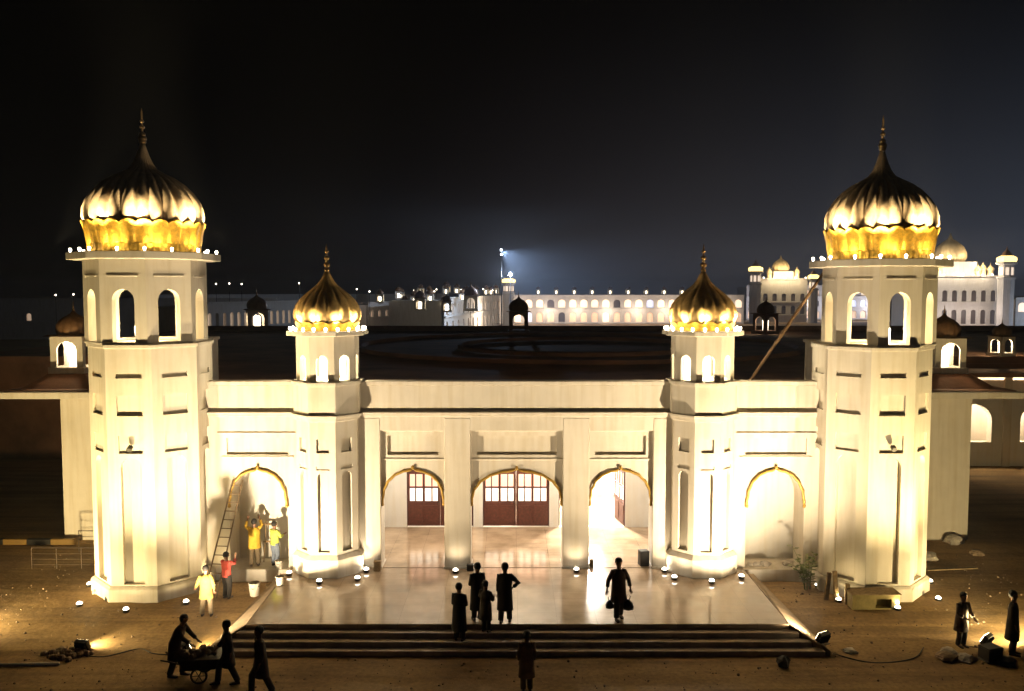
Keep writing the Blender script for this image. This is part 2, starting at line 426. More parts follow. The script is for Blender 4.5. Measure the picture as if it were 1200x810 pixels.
# large tower
def big_tower(cx, zf, zs, sb, lab, a=2.0, ox=0):
    P0 = Vector((cx, -.2, 0))
    b = MB()
    b.prism(octo(a+.13), -.7, -.02); b.prism(octo(a+.13), -.02, .06, octo(a+.04))
    def recs(k):
        if k in (3, 4, 5): return []
        return [dict(z0=.12, z1=4.44, hw=.35, depth=.16, arch=.33), dict(z0=4.56, z1=5.16, hw=.40, depth=.07),
                dict(z0=5.82, z1=6.5, hw=.43, depth=.085), dict(z0=7.08, z1=7.26, hw=.43, depth=.07)]
    octo_walls(b, a, .06, zf-.12, recs)
    b.box(-1.2, 1.2, 1.0, 3.3, 5.0, zf-.121); b.box(-1.26, 1.26, 1.0, 3.36, zf-.12, zf-.002)          # rear part tied into the hall
    b.prism(octo(a+.06), zf-.12, zf)
    tower = b.build('corner_tower', M['wall'], G, bevel=.012); tower.location = P0
    tower['label'] = lab
    ab = 1.98*sb; th = .28; hz = zs-zf
    v = MB()
    def r2(k): return [dict(z0=zf+.08, z1=zf+1.86, hw=.40*sb, depth=th, arch=.42, open=True)]
    octo_walls(v, ab, zf, zs, r2, thick=th)
    # shallow frame mouldings
    w = 2*ab*T22
    for k in range(8):
        t = -pi/2+k*pi/4
        v.M = Matrix.Rotation(t+pi/2, 4, 'Z')
        v.box(-.56*sb, .56*sb, -ab-.03, -ab+.01, zf+2.24, zf+2.30)
        v.box(-w/2, w/2, -ab-.02, -ab+.02, zf+.002, zf+.07)
    v.M = None
    v.prism(octo(ab-.3), zs-.1, zs-.005)
    v.build('belvedere', M['wall'], tower, bevel=.01)
    s_ = MB(); s_.prism(octo(2.48*sb), zs+.0, zs+.25); s_.build('cornice_slab', M['wall'], tower, bevel=.02)
    z = zs+.25; k = sb
    rg = MB(); rg.lathe([(1.95*k, 0), (1.95*k, .28), (1.9*k, .3)], 144, (0, 0, z), lambda t, q: 1+.015*(1 if int(t/(2*pi)*72) % 2 else 0)); rg.build('dome_base_ring', M['gold'], tower)
    # lotus skirt: 18 upright petals with a curled rim
    sk = MB(); n = 24; seg = n*12
    prof = [(1.90, .28), (1.93, .45), (1.99, .7), (2.06, .9), (2.10, .98), (2.13, 1.01), (2.06, 1.03)]
    rows = []
    for q, (r, zz) in enumerate(prof):
        row = []
        for j in range(seg):
            th_ = 2*pi*j/seg; ph = abs(sin(n*th_/2)); top = max(0, (zz-.45)/.6)
            rr = r*k*(1+.045*ph*(1-top*.4)); row.append(sk.pt((rr*cos(th_), rr*sin(th_), z+zz+top*.13*(ph**.7)-.07*top)))
        rows.append(row)
    for q in range(len(rows)-1):
        for j in range(seg):
            j2 = (j+1) % seg; sk.f.append([rows[q][j], rows[q][j2], rows[q+1][j2], rows[q+1][j]])
    sk.build('lotus_skirt', M['gold'], tower, smooth=True)
    dome_parts(tower, z, [(1.9*k, .5), (2.0*k, .9), (2.14*k, 1.2), (2.12*k, 1.5), (2.0*k, 1.8), (1.78*k, 2.1), (1.5*k, 2.37), (1.15*k, 2.6), (.8*k, 2.76), (.52*k, 2.9), (.36*k, 3.1), (.24*k, 3.35), (.15*k, 3.6), (.08, 3.8)],
               26, M['dome'], amp=.10, ribp=.7, spire_balls=((.13, 3.86), (.11, 4.1), (.15, 3.96), (.09, 4.35), (.07, 4.55)), rod=(3.7, 5.0), collar=(.62*k, 2.83))
    # cornice lamps
    pts = octo(2.33*sb)
    for e in range(8):
        (xa, ya), (xb, yb) = pts[e], pts[(e+1) % 8]
        for q in ((.0, .5)):
            lp = MB(); x = xa+(xb-xa)*q; y = ya+(yb-ya)*q
            lp.tube([(x, y, z), (x, y, z+.05)], .03, 6); lp.ball((x, y, z+.09), .052, 8)
            lp.build('cornice_lamp', M['bulb'], tower, smooth=True)
    for e in range(16):
        t = pi/8+2*pi*(e//2)/8+(.10 if e % 2 else -.10)
        r = 2.98*sb
        x, y = r*cos(t), r*sin(t)
        lamp('dome_lamp', 'SPOT', (x, y, z+.16), [1500, 700, 1100][e % 3]*DOME, (1, .80, .46), (x*.66, y*.66, z+1.75), 44, .9, .03, tower)
        x, y = .82*r*cos(t+.2), .82*r*sin(t+.2)
        lamp('skirt_lamp', 'SPOT', (x, y, z+.08), 38, (1, .76, .34), (x*.8, y*.8, z+.75), 110, .8, .03, tower)
    lamp('belvedere_lamp', 'POINT', (.0, -.3, zf+.35), 280, (1, .76, .38), rad=.12, parent=tower)
    lf = MB(); lf.lathe([(.13, 0), (.15, .5), (.08, .62)], 10, (-.45 if cx < 0 else .45, .35, zf)); lf.build('belvedere_lamp_body', M['bulb'], tower)
    # round flood / camera on the front face
    cam = MB(); cam.tube([(0.02, -a, 4.82), (.02, -a-.1, 4.80)], .03, 8); cam.tube([(.02, -a-.05, 4.80), (.02, -a-.2, 4.72)], .085, 12)
    for ch in kids(tower): ch.location.x += ox
    cam.build('wall_fixture', M['black'], tower)
    return tower
DOME = 1.0
tl = big_tower(-12.85, 8.2, 11.02, .93, 'left corner tower with the slightly larger dome', 1.86, -.12)
tr = big_tower(12.47, 8.1, 10.78, .868, 'right corner tower with a pole leaning on its back', 1.8, .2)

# small towers
def small_tower(cx, lab):
    a = 1.08; b = MB()
    b.prism(octo(1.24), -.1, .62); b.prism(octo(1.24), .62, .76, octo(1.1))
    def recs(k):
        if k in (3, 4, 5): return []
        return [dict(z0=.86, z1=3.7, hw=.2, depth=.13, arch=.2), dict(z0=3.76, z1=3.9, hw=.24, depth=.04),
                dict(z0=4.36, z1=4.84, hw=.22, depth=.09)]
    octo_walls(b, a, .76, 5.5, recs)
    b.prism(octo(a+.07), 5.46, 5.583); b.prism(octo(a+.15), 5.584, 5.68); b.prism(octo(a+.06), 5.68, 6.70); b.prism(octo(a+.13), 6.70, 6.82)
    tw = b.build('turret', M['wall'], G, bevel=.01); tw.location = (cx, .15, 0); tw['label'] = lab
    v = MB(); ab = 1.03; zf = 6.82; zs = 8.42
    octo_walls(v, ab, zf, zs, lambda k: [dict(z0=zf+.04, z1=zf+.94, hw=.2, depth=.16, arch=.22, open=True)], thick=.16)
    v.prism(octo(ab-.17), zs-.08, zs-.004)
    v.build('belvedere', M['wall'], tw, bevel=.008)
    s_ = MB(); s_.prism(octo(1.34), zs, zs+.16); s_.build('cornice_slab', M['wall'], tw, bevel=.015)
    z = zs+.16
    sk = MB(); n = 14; seg = n*10; prof = [(1.04, 0), (1.05, .10), (1.09, .2), (1.13, .27), (1.14, .29)]; rows = []
    for q, (r, zz) in enumerate(prof):
        row = []
        for j in range(seg):
            th_ = 2*pi*j/seg; ph = abs(sin(n*th_/2)); top = max(0, (zz-.10)/.19)
            rr = r*(1+.04*ph*top); row.append(sk.pt((rr*cos(th_), rr*sin(th_), z+zz+top*.08*ph-.04*top)))
        rows.append(row)
    for q in range(len(rows)-1):
        for j in range(seg):
            j2 = (j+1) % seg; sk.f.append([rows[q][j], rows[q][j2], rows[q+1][j2], rows[q+1][j]])
    sk.build('lotus_skirt', M['gold'], tw, smooth=True)
    dome_parts(tw, z, [(1.0, .1), (1.12, .3), (1.2, .5), (1.19, .68), (1.11, .9), (.97, 1.1), (.78, 1.28), (.56, 1.45), (.37, 1.6), (.25, 1.75), (.15, 1.93), (.06, 2.1)],
               16, M['sdome'], spire_balls=((.10, 2.12), (.12, 2.3), (.10, 2.55), (.07, 2.78)), rod=(1.9, 3.05))
    for e in range(20):
        t = 2*pi*(e+.5)/20; x, y = 1.30*cos(t), 1.30*sin(t)
        lp = MB(); lp.tube([(x, y, z), (x, y, z+.04)], .025, 6); lp.ball((x, y, z+.08), .055, 8); lp.build('cornice_lamp', M['bulb'], tw, smooth=True)
        if e % 2 == 0: lamp('dome_lamp', 'SPOT', (x*1.03, y*1.03, z+.09), 850*DOME, (1, .82, .46), (x*.84, y*.84, z+.62), 60, .9, .04, tw)
    lamp('belvedere_lamp', 'POINT', (0, 0, zf+.45), 330, (1, .82, .5), rad=.1, parent=tw)
    return tw
small_tower(-6.72, 'left turret with a ribbed golden dome'); small_tower(6.60, 'right turret with a ribbed golden dome')

# hall mass behind the front, and its roof
m = MB()
for s in (-1, 1):
    m.box(s*11.4, s*18.9, 5.0, 22, -.5, 5.62)
m.box(-18.9, 18.9, 11.3, 22, -.5, 5.6)
m.build('hall_side_wall', M['wall'], G)
for xa, xb in ((-20.9, -11.42), (11.42, 20.4)): m = MB(); m.box(xa, xb, 3.9, 22, 5.63, 5.9); m.build('eave_slab', M['wall'], G, bevel=.02)
m = MB(); m.box(-20.7, 20.2, 4.1, 22.0, 5.905, 5.95); m.box(-11.2, 11.2, .5, 4.1, 5.7, 5.93)
m.lathe([(8.5, 5.95), (8.5, 6.2), (8.2, 6.25), (8.2, 6.0), (8, 6.0)], 64, (4.5, 30, 0), cap=False)
m.lathe([(16, 5.96), (15.8, 6.18), (15.4, 6.18), (15.2, 5.96)], 96, (4.5, 32, 0), cap=False)
for sx in (-18.85, 18.25): m.prism([(sx-1.5, 4.7), (sx+1.5, 4.7), (sx+1.5, 7.7), (sx-1.5, 7.7)], 5.951, 6.49, [(sx-.8, 5.4), (sx+.8, 5.4), (sx+.8, 7.0), (sx-.8, 7.0)])
m.build('roof', M['roof'], G)
# rear block: arcaded wing, right side seen beyond the tower
RB = empty('rear_hall', 'dark flat roofed rear block with lit arched openings behind the gatehouse', 'building')
m = MB()
ops = [dict(z0=.95, z1=3.45, hw=1.08, depth=.5, arch=1.1, c=c) for c in ()]
cs = [27.2, 31.0, 34.8, 38.6]
wall_face(m, (40, 20.0, 0), (1, 0, 0), (0, -1, 0), 42.2, -.5, 4.7, [dict(z0=1.0, z1=3.3, hw=1.05, depth=.5, arch=1.05, c=c-40, open=True) for c in cs])
m.box(18.9, 61, 21.98, 22.09, -.5, 4.94)
m.build('wall', M['inner'], RB)
m = MB()
for c in [25.3]+[c+1.9 for c in cs]: m.box(c-.22, c+.22, 19.85, 20.0, -.5, 4.9)
m.build('pilaster', M['wall'], RB)
m = MB(); m.box(18.9, 61, 19.0, 60, 4.95, 5.2); m.box(-34, 61, 22.1, 56, 5.5, 5.93); m.box(-34, 61, 22.1, 56, -.4, 5.49)
m.build('roof', M['roof'], RB)
m = MB(); m.box(-34, 61, 55.6, 56.0, 5.94, 6.4); m.build('roof_kerb', M['roofs'], RB)
for c in cs[:2]: lamp('gallery_lamp', 'POINT', (c-.5, 21.2, 3.5), 420, CREAM, rad=.2, parent=RB)

# ------------------------------------------------------------------ kiosks (chhatris)
def kiosk(loc, sc, label, lit=2.0, group='domed kiosks on the roofs', dark=False, power=0, rz=0):
    r = empty('kiosk', label, 'kiosk', loc, rz, group)
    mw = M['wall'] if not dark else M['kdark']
    b = MB(); b.box(-.95, .95, -.95, .95, 0, .32); b.build('base', mw, r, bevel=.02)
    w = MB()
    for k in range(4):
        t = -pi/2+k*pi/2; n = Vector((cos(t), sin(t), 0)); u = Vector((-sin(t), cos(t), 0))
        wall_face(w, n*.85+Vector((0, 0, 0)), u, n, 1.7, .32, 1.95, [dict(z0=.33, z1=1.72, hw=.52, depth=.14, arch=.5, open=True)])
        wall_face(w, n*.71, u, n, 1.42, .32, 1.95, [dict(z0=.33, z1=1.72, hw=.52, depth=0, arch=.5, open=True)])
    w.build('wall', mw, r)
    e = MB(); e.prism([(-1.12, -1.12), (1.12, -1.12), (1.12, 1.12), (-1.12, 1.12)], 1.95, 2.03, [(-.95, -.95), (.95, -.95), (.95, .95), (-.95, .95)]); e.build('eave', M['kdome'], r)
    d = MB(); d.lathe([(.8, 2.03), (.86, 2.15), (.88, 2.35), (.84, 2.55), (.72, 2.75), (.52, 2.93), (.3, 3.05), (.14, 3.16), (.05, 3.3)], 96, (0, 0, 0), lambda t, k: 1-.05*(1-abs(cos(6*t))**.6))
    d.build('dome', M['kdome'], r, smooth=True)
    f = MB(); f.ball((0, 0, 3.36), .07, 8); f.ball((0, 0, 3.5), .05, 8); f.tube([(0, 0, 3.3), (0, 0, 3.75)], .02, 6); f.build('finial', M['final'], r)
    if lit:
        l = MB(); l.lathe([(.26, .33), (.30, 1.3), (.2, 1.42)], 12); l.build('lamp', M['kiosklit'], r)  # oversized glowing drum, added in place of brightly lit inner walls
    if power: lamp('kiosk_lamp', 'POINT', (.0, -.0, 1.62), power, (1, .82, .5), rad=.15, parent=r)
    r.scale = (sc, sc, sc)
    return r
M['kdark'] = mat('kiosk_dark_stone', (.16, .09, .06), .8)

# ------------------------------------------------------------------ people
def limb_rings(pts, radii, seg=12, flat=1.0, twist=None):
    """elliptical rings along a path; flat squeezes front-back"""
    pts = [Vector(p) for p in pts]; rings = []
    for k, p in enumerate(pts):
        d = (pts[min(k+1, len(pts)-1)] - pts[max(k-1, 0)]).normalized()
        u = Vector((1, 0, 0)); u = (u - d*u.dot(d))
        if u.length < .2: u = Vector((0, 1, 0)) - d*d.y
        u.normalize(); w = d.cross(u).normalized()
        r = radii[k]; rx, ry = r if isinstance(r, tuple) else (r, r*flat)
        rings.append([p + u*cos(2*pi*j/seg)*rx + w*sin(2*pi*j/seg)*ry for j in range(seg)])
    return rings
PM = {}
def cloth(name, col):
    if name not in PM: PM[name] = mat(name, col, .9, 0, .15, 9, .3, 25)
    return PM[name]
SKIN = mat('brown_skin', (.22, .11, .06), .55)
HAIR = mat('black_hair', (.015, .011, .009), .7)
SHOE = mat('dark_sandals', (.05, .03, .02), .6)
def person(label, loc, H=1.72, face=0, lean=0.0, legs=((-.10, 0, 0), (.10, 0, 0)), arms=None, top='kurta', topcol='dark_kurta', pcol='dark_trousers',
           hem=.48, head=(0, 0), cap=None, crouch=0, bag=None):
    """front of the figure is local -Y. legs: (foot x, foot y, knee bend) ; arms: pair of (elbow, hand) offsets from the shoulder."""
    k = H/1.75
    root = empty('person', label, 'person', loc, face, 'people around the gatehouse')
    root.scale = (k, k, k)
    pel = Vector((0, 0, .94-crouch)); 
    up = Vector((0, -sin(lean), cos(lean)))
    wai = pel+up*.16; ch = pel+up*.36; nk = pel+up*.52; 
    hd = nk + Vector((sin(head[0])*.05, -sin(lean+head[1])*.22, cos(lean+head[1])*.2))
    arms = arms or (((-.06, .02, -.28), (-.04, -.06, -.54)), ((.06, .02, -.28), (.04, -.06, -.54)))
    V = []; R = []; Ed = []
    def add(p, r, par=None):
        V.append(tuple(p)); R.append(r)
        if par is not None: Ed.append((par, len(V)-1))
        return len(V)-1
    i0 = add(pel, .125); i1 = add(wai, .12, i0); i2 = add(ch, .135, i1); i3 = add(nk-up*.03, .07, i2); i4 = add(nk+(hd-nk)*.35, .062, i3)
    fwd = Vector((0, -1, 0)); 
    i5 = add(hd+Vector((0, .005, .0)), .100, i4); i6 = add(hd+Vector((0, .012, .08)), .094, i5)
    nose = add(hd+fwd*.105+Vector((0, 0, .01)), .016, i5)
    for sx in (-1, 1): add(hd+Vector((sx*.098, .01, .01)), .018, i5)
    hips = []; LP = []
    for sx, (fx, fy, kb) in zip((-1, 1), legs):
        hp = pel+Vector((sx*.09, 0, -.06)); ft = Vector((fx, fy, .075)); kn = (hp+ft)/2+Vector((0, -.05-kb, .02))
        a_ = add(hp, .088, i0); b_ = add(kn, .058, a_); c_ = add(ft, .038, b_); add(ft+Vector((0, -.16, -.04)), .032, c_)
        LP.append((hp, kn, ft))
    AP = []
    for sx, (el, hn) in zip((-1, 1), arms):
        sh = ch+up*.11+Vector((sx*.165, 0, 0)); e = sh+Vector(el); h = sh+Vector(hn)
        a_ = add(sh, .055, i2); b_ = add(e, .040, a_); c_ = add(h, .027, b_)
        d = (h-e).normalized(); side = Vector((1, 0, 0)) - d*d.x
        if side.length < .3: side = Vector((0, 1, 0)) - d*d.y
        side.normalize(); palm = add(h+d*.055, .030, c_)
        nn = d.cross(side).normalized()
        for q, L in enumerate((.06, .075, .07, .055)):
            m1 = add(h+d*(.10)+side*(q-1.5)*.021, .0095, palm); add(h+d*(.10+L)+side*(q-1.5)*.024+nn*.02, .008, m1)
        m1 = add(h+d*.045-side*sx*.045, .011, palm); add(h+d*.09-side*sx*.062+nn*.01, .009, m1)
        AP.append((sh, e, h))
    me = bpy.data.meshes.new('person_body'); me.from_pydata(V, Ed, [])
    o = bpy.data.objects.new('tmp', me); COL.objects.link(o)
    md = o.modifiers.new('skin', 'SKIN')
    for q, sv in enumerate(me.skin_vertices[0].data): sv.radius = (R[q], R[q]); sv.use_root = (q == 0)
    md.use_smooth_shade = True
    su = o.modifiers.new('sub', 'SUBSURF'); su.levels = 1; su.render_levels = 1
    dg = bpy.context.evaluated_depsgraph_get()
    nm = bpy.data.meshes.new_from_object(o.evaluated_get(dg)); bpy.data.objects.remove(o)
    nm.materials.clear(); nm.materials.append(SKIN)
    body = bpy.data.objects.new('body', nm); COL.objects.link(body); body.parent = root
    # hair
    hm = MB(); hm.M = Matrix.Translation(hd+Vector((0, .022, .05)))
    rows = [(.001, .108), (.05, .099), (.09, .066), (.109, .01), (.108, -.04), (.092, -.085)]
    seg = 14; rr = []
    for r, z in rows[::-1]:
        rr.append([Vector((r*cos(2*pi*j/seg), r*1.08*sin(2*pi*j/seg), z + (.07 if (sin(2*pi*j/seg) < -.35 and z < 0) else 0))) for j in range(seg)])
    hm.loft(rr); hm.build('hair' if not cap else 'cap', HAIR if not cap else cloth(*cap), root, smooth=True)
    # top garment
    c = cloth(*CL[topcol]); g = MB()
    if top == 'kurta':
        pts = [nk+up*.02, nk-up*.045, ch+up*.06, ch-up*.04, wai, pel, pel+Vector((0, .0, -hem*.5)), pel+Vector((0, .01, -hem))]
        rad = [(.072, .072), (.155, .105), (.215, .125), (.222, .14), (.205, .14), (.215, .155), (.23, .175), (.245, .19)]
    else:
        pts = [nk+up*.02, nk-up*.045, ch+up*.06, ch-up*.04, wai, pel, pel+Vector((0, 0, -.09))]
        rad = [(.065, .065), (.145, .10), (.208, .125), (.212, .138), (.19, .135), (.195, .14), (.2, .145)]
    g.loft(limb_rings(pts, rad, 18))
    for sh, e, h in AP:
        t0 = sh-Vector(((sh-ch).x*.35, 0, 0)); mid = sh+(e-sh)*.5
        g.loft(limb_rings([t0, sh, mid, e, e+(h-e)*.75], [.08, .084, .072, .064, .055], 10))
    g.build('shirt' if top != 'kurta' else 'tunic', c, root, smooth=True)
    tr_ = MB()
    for hp, kn, ft in LP:
        tr_.loft(limb_rings([hp+Vector((0, 0, .05)), hp-Vector((0, 0, .08)), kn, kn+(ft-kn)*.55, ft+Vector((0, 0, .01))], [.115, .122, .092, .085, .080], 12))
    tr_.build('trousers', cloth(*CL[pcol]), root, smooth=True)
    for hp, kn, ft in LP:
        sh_ = MB(); sh_.loft([[Vector((ft.x+x*w, ft.y+y, z)) for x, z in ((-1, .0), (1, .0), (1.05, .045), (.6, hz), (-.6, hz), (-1.05, .045))] for y, w, hz in ((.06, .032, .07), (.0, .042, .09), (-.1, .05, .07), (-.19, .045, .055), (-.225, .02, .045))])
        sh_.build('shoe', SHOE, root)
    return root, AP, k
CL = {'dark_kurta': ('dark_kurta', (.035, .028, .024)), 'dark_trousers': ('dark_trousers', (.03, .025, .022)), 'grey_kurta': ('grey_kurta', (.09, .075, .06)),
      'brown_kurta': ('brown_kurta', (.075, .045, .03)), 'pale_trousers': ('pale_trousers', (.20, .15, .09)), 'yellow_kurta': ('yellow_kurta', (.72, .46, .05)),
      'lemon_shirt': ('lemon_shirt', (.36, .27, .06)), 'red_shirt': ('red_shirt', (.5, .07, .05)), 'blue_trousers': ('blue_trousers', (.2, .24, .32)),
      'vest': ('safety_vest', (.55, .62, .12)), 'olive_trousers': ('olive_trousers', (.13, .10, .06)), 'tan_kurta': ('tan_kurta', (.2, .13, .08))}
person('person in a long dark tunic on the steps, left end of the group', (-1.72, -5.62, -.30), 1.68, radians(160), arms=(((-.05, -.03, -.27), (.02, -.22, -.30)), ((.05, -.03, -.27), (-.02, -.22, -.30))), hem=.62)
person('tall person in dark tunic behind the shorter one in the terrace group', (-1.22, -4.80, 0), 1.72, radians(200), hem=.6, arms=(((-.05, .0, -.28), (-.02, -.1, -.52)), ((.06, -.02, -.27), (.0, -.24, -.30))))
person('shorter person in grey tunic with bent arms in the middle of the terrace group', (-.95, -5.34, -.15), 1.5, radians(150), topcol='grey_kurta', pcol='dark_trousers', hem=.5, arms=(((-.09, -.05, -.25), (-.0, -.26, -.22)), ((.12, -.08, -.22), (.16, -.3, -.2))))
person('person with one hand on the hip at the right of the terrace group', (-.38, -5.0, 0), 1.78, radians(175), hem=.55, arms=(((-.24, .07, -.18), (-.06, -.02, -.36)), ((.04, 0, -.28), (.05, -.03, -.54))), legs=((-.13, -.06, 0), (.12, .08, 0)))
def carried_bag(loc, sc, label):
    b = MB(); rings = []
    for z, r in ((0, .5), (.05, .9), (.25, 1.0), (.45, .8), (.6, .35), (.66, .2)):
        rings.append([(r*.13*cos(2*pi*j/12)*(1+.15*sin(3*j)), r*.10*sin(2*pi*j/12), z*.4) for j in range(12)])
    b.loft(rings); b.tube([(-.03, 0, .25), (-.05, 0, .34), (0, 0, .40), (.05, 0, .34), (.03, 0, .25)], .01, 6)
    o = b.build('carried_bag', M['black'], smooth=True); o.location = loc; o.scale = (sc,)*3
    return tag(o, label, 'bag')
person('person walking alone on the terrace with a bag in each hand', (3.08, -4.7, 0), 1.82, radians(10), topcol='brown_kurta', hem=.42, arms=(((-.14, .04, -.26), (-.20, -.04, -.5)), ((.13, -.02, -.26), (.17, -.06, -.5))), legs=((-.1, -.12, .02), (.1, .14, 0)))
carried_bag((2.80, -4.78, .34), 1.0, 'small dark bag in the left hand side of the lone walker on the terrace')
carried_bag((3.36, -4.80, .30), 1.25, 'larger dark bag on the right hand side of the lone walker on the terrace')
person('person in dark brown tunic standing in the foreground below the steps', (.22, -8.2, -.6), 1.6, radians(185), topcol='tan_kurta', pcol='olive_trousers', hem=.5)
person('person bending forward over the handcart', (-9.42, -7.3, -.6), 1.76, radians(80), lean=.42, topcol='brown_kurta', legs=((-.1, .12, .03), (.12, -.12, .05)), arms=(((-.03, -.16, -.22), (.0, -.36, -.36)), ((.03, -.16, -.22), (.0, -.36, -.36))))
person('person in dark tunic striding at the right side of the handcart', (-7.82, -7.75, -.6), 1.7, radians(-70), hem=.42, lean=.06, legs=((-.09, -.28, .05), (.09, .24, 0)), arms=(((-.05, -.10, -.25), (-.03, -.26, -.44)), ((.05, .1, -.25), (.04, .08, -.5))))
person('person in dark clothes walking in the near foreground left of the steps', (-6.75, -8.35, -.6), 1.78, radians(-60), hem=.45, lean=.08, legs=((-.09, -.24, .05), (.09, .25, 0)))
person('person in a lemon yellow shirt standing beside the left corner tower', (-10.0, -3.3, -.47), 1.62, radians(190), topcol='lemon_shirt', pcol='pale_trousers', hem=.3, arms=(((-.08, .05, -.26), (-.1, .0, -.5)), ((.12, .02, -.25), (.2, -.1, -.42))), legs=((-.15, .03, 0), (.16, -.03, 0)))
person('person in a red shirt holding the foot of the ladder', (-9.86, -1.75, -.46), 1.56, radians(160), top='shirt', topcol='red_shirt', pcol='dark_trousers', arms=(((-.05, -.2, -.1), (-.02, -.3, .12)), ((.05, -.2, -.12), (.02, -.3, .08))))
person('person in a bright yellow tunic reaching up inside the left alcove', (-9.52, .3, 0), 1.68, radians(200), topcol='yellow_kurta', pcol='pale_trousers', hem=.26, arms=(((-.12, -.1, .10), (-.05, -.2, .33)), ((.13, -.1, .10), (.06, -.2, .33))), legs=((-.14, 0, 0), (.13, .05, 0)))
person('person in a hi-vis vest and pale blue trousers in the left alcove', (-8.78, .3, 0), 1.6, radians(150), top='shirt', topcol='vest', pcol='blue_trousers', arms=(((-.05, -.1, -.24), (-.02, -.3, -.2)), ((.05, -.1, -.24), (.02, -.3, -.2))))
person('person in dark clothes leaning over tools on the right hand ground', (13.2, -5.35, -.6), 1.62, radians(15), topcol='brown_kurta', hem=.4, lean=.10, arms=(((-.07, -.05, -.26), (.02, -.24, -.34)), ((.07, -.05, -.26), (.1, -.2, -.42))))
person('person in dark clothes standing at the far right edge of the picture', (14.40, -5.9, -.6), 1.84, radians(60), hem=.5)

# ------------------------------------------------------------------ props
def ladder():
    r = empty('ladder', 'tall bamboo ladder leaning against the wing wall beside the left tower', 'ladder')
    b0, t0 = Vector((-10.45, -1.75, -.45)), Vector((-9.95, -.06, 3.25)); d = t0-b0; u = Vector((1, -.12, 0)).normalized()*.2
    for s in (-1, 1):
        m = MB(); m.tube([b0+u*s*1.15, t0+u*s*.9], .026, 8); m.build('rail', M['oldbamboo'], r)
    for k in range(13):
        p = b0+d*((k+.7)/13.4); m = MB(); m.tube([p-u*1.12, p+u*1.12], .017, 6); m.build('rung', M['oldbamboo'], r)
ladder()
def handcart():
    r = empty('handcart', 'loaded two wheeled handcart between the stooping worker and the striding worker', 'handcart', (-8.65, -7.45, -.6), radians(8))
    m = MB(); m.prism([(-.42, -.3), (.42, -.3), (.42, .3), (-.42, .3)], .35, .68, [(-.55, -.4), (.55, -.4), (.55, .4), (-.55, .4)]); m.build('tray', M['black'], r, bevel=.02)
    m = MB()
    for j in range(26):
        a = random.uniform(0, 6.3); q = random.uniform(0, .36); m.ball((q*1.3*cos(a), q*sin(a), .69+random.uniform(0, .12)*(1-q)), random.uniform(.06, .12), 7)
    m.build('rubble_load', M['stone'], r)
    for s in (-1, 1):
        w = MB(); rg = []
        for j in range(24):
            t = 2*pi*j/24; rg.append([Vector((cos(t)*(.2+.03*cos(p)), s*.36+.03*sin(p), .23+sin(t)*(.2+.03*cos(p)))) for p in [2*pi*q/6 for q in range(6)]])
        w.loft(rg+[rg[0]], cap=False)
        for j in range(6): t = pi*j/3; w.tube([(0, s*.36, .23), (.2*cos(t), s*.36, .23+.2*sin(t))], .01, 5)
        w.build('wheel', M['black'], r)
        h = MB(); h.tube([(-.3, s*.24, .45), (-.75, s*.26, .62), (-1.0, s*.26, .68)], .02, 6); h.build('handle', M['steel'], r)
    h = MB(); h.tube([(0, -.38, .23), (0, .38, .23)], .018, 6); h.tube([(.42, 0, .38), (.5, 0, .02)], .02, 6); h.build('axle', M['steel'], r)
handcart()
def floodlight(loc, rz, tilt, label):
    r = empty('floodlight', label, 'floodlight', loc, rz, 'floodlights on the ground')
    m = MB(); m.M = Matrix.Translation((0, 0, .24)) @ Matrix.Rotation(tilt, 4, 'X'); m.box(-.2, .2, -.09, .05, -.15, .15)
    for k in range(6): m.box(-.17+k*.06, -.15+k*.06, -.15, -.09, -.13, .13)
    m.build('housing', M['black'], r, bevel=.01)
    m = MB(); m.M = Matrix.Translation((0, 0, .24)) @ Matrix.Rotation(tilt, 4, 'X'); m.box(-.175, .175, .052, .062, -.125, .125); m.build('lens', M['flens'], r)
    m = MB(); m.tube([(-.23, 0, .25), (-.23, 0, .02), (.23, 0, .02), (.23, 0, .25)], .015, 6); m.box(-.22, .22, -.1, .1, 0, .015); m.build('bracket', M['steel'], r)
    return r
FL = [((-12.75, -5.75, -.6), (-12.4, -3.4, 8.2), 5600, 104, 'floodlight standing in the dug patch on the far left'),
      ((-9.75, -5.85, -.6), (-7.0, -.8, 5.8), 6000, 116, 'floodlight shining behind the handcart'),
      ((8.98, -5.62, -.42), (6.3, -.8, 5.8), 6400, 116, 'floodlight at the right end of the steps'),
      ((13.95, -5.35, -.6), (12.2, -3.2, 8.2), 5600, 104, 'floodlight behind the worker on the far right'),
      ((-18.2, -5.2, -.6), (-16.0, 2.5, 3.0), 4200, 120, 'floodlight at the far left edge aimed at the tower side'),
      ((15.7, -5.75, -.6), (16.4, 2.5, 2.6), 1800, 110, 'floodlight at the far right edge of the ground')]
# low beams that graze the dirt in front of three of the floodlights
for p0_, p1_, w_ in (((-12.95, -5.5, -.3), (-11.9, -5.0, -.6), 260), ((-9.5, -5.75, -.25), (-8.9, -4.9, -.6), 150), ((15.5, -5.45, -.1), (13.3, -3.9, -.6), 650), ((-18.0, -5.1, -.1), (-15.4, -3.4, -.6), 1500)):
    lamp('flood_spill', 'SPOT', p0_, w_, WARM, p1_, 95, 1, .08)
for loc, tg, p, cone, lab in FL:
    d = Vector(tg)-Vector(loc); rz = math.atan2(d.y, d.x)-pi/2
    f = floodlight(loc, rz, radians(28), lab)
    src = Vector(loc)+Vector((0, 0, .26))+Vector((d.x, d.y, 0)).normalized()*.14
    lamp('flood_beam', 'SPOT', src, p, WARM if abs(loc[0]) > 10 else CREAM, tg, cone, .9, .12)
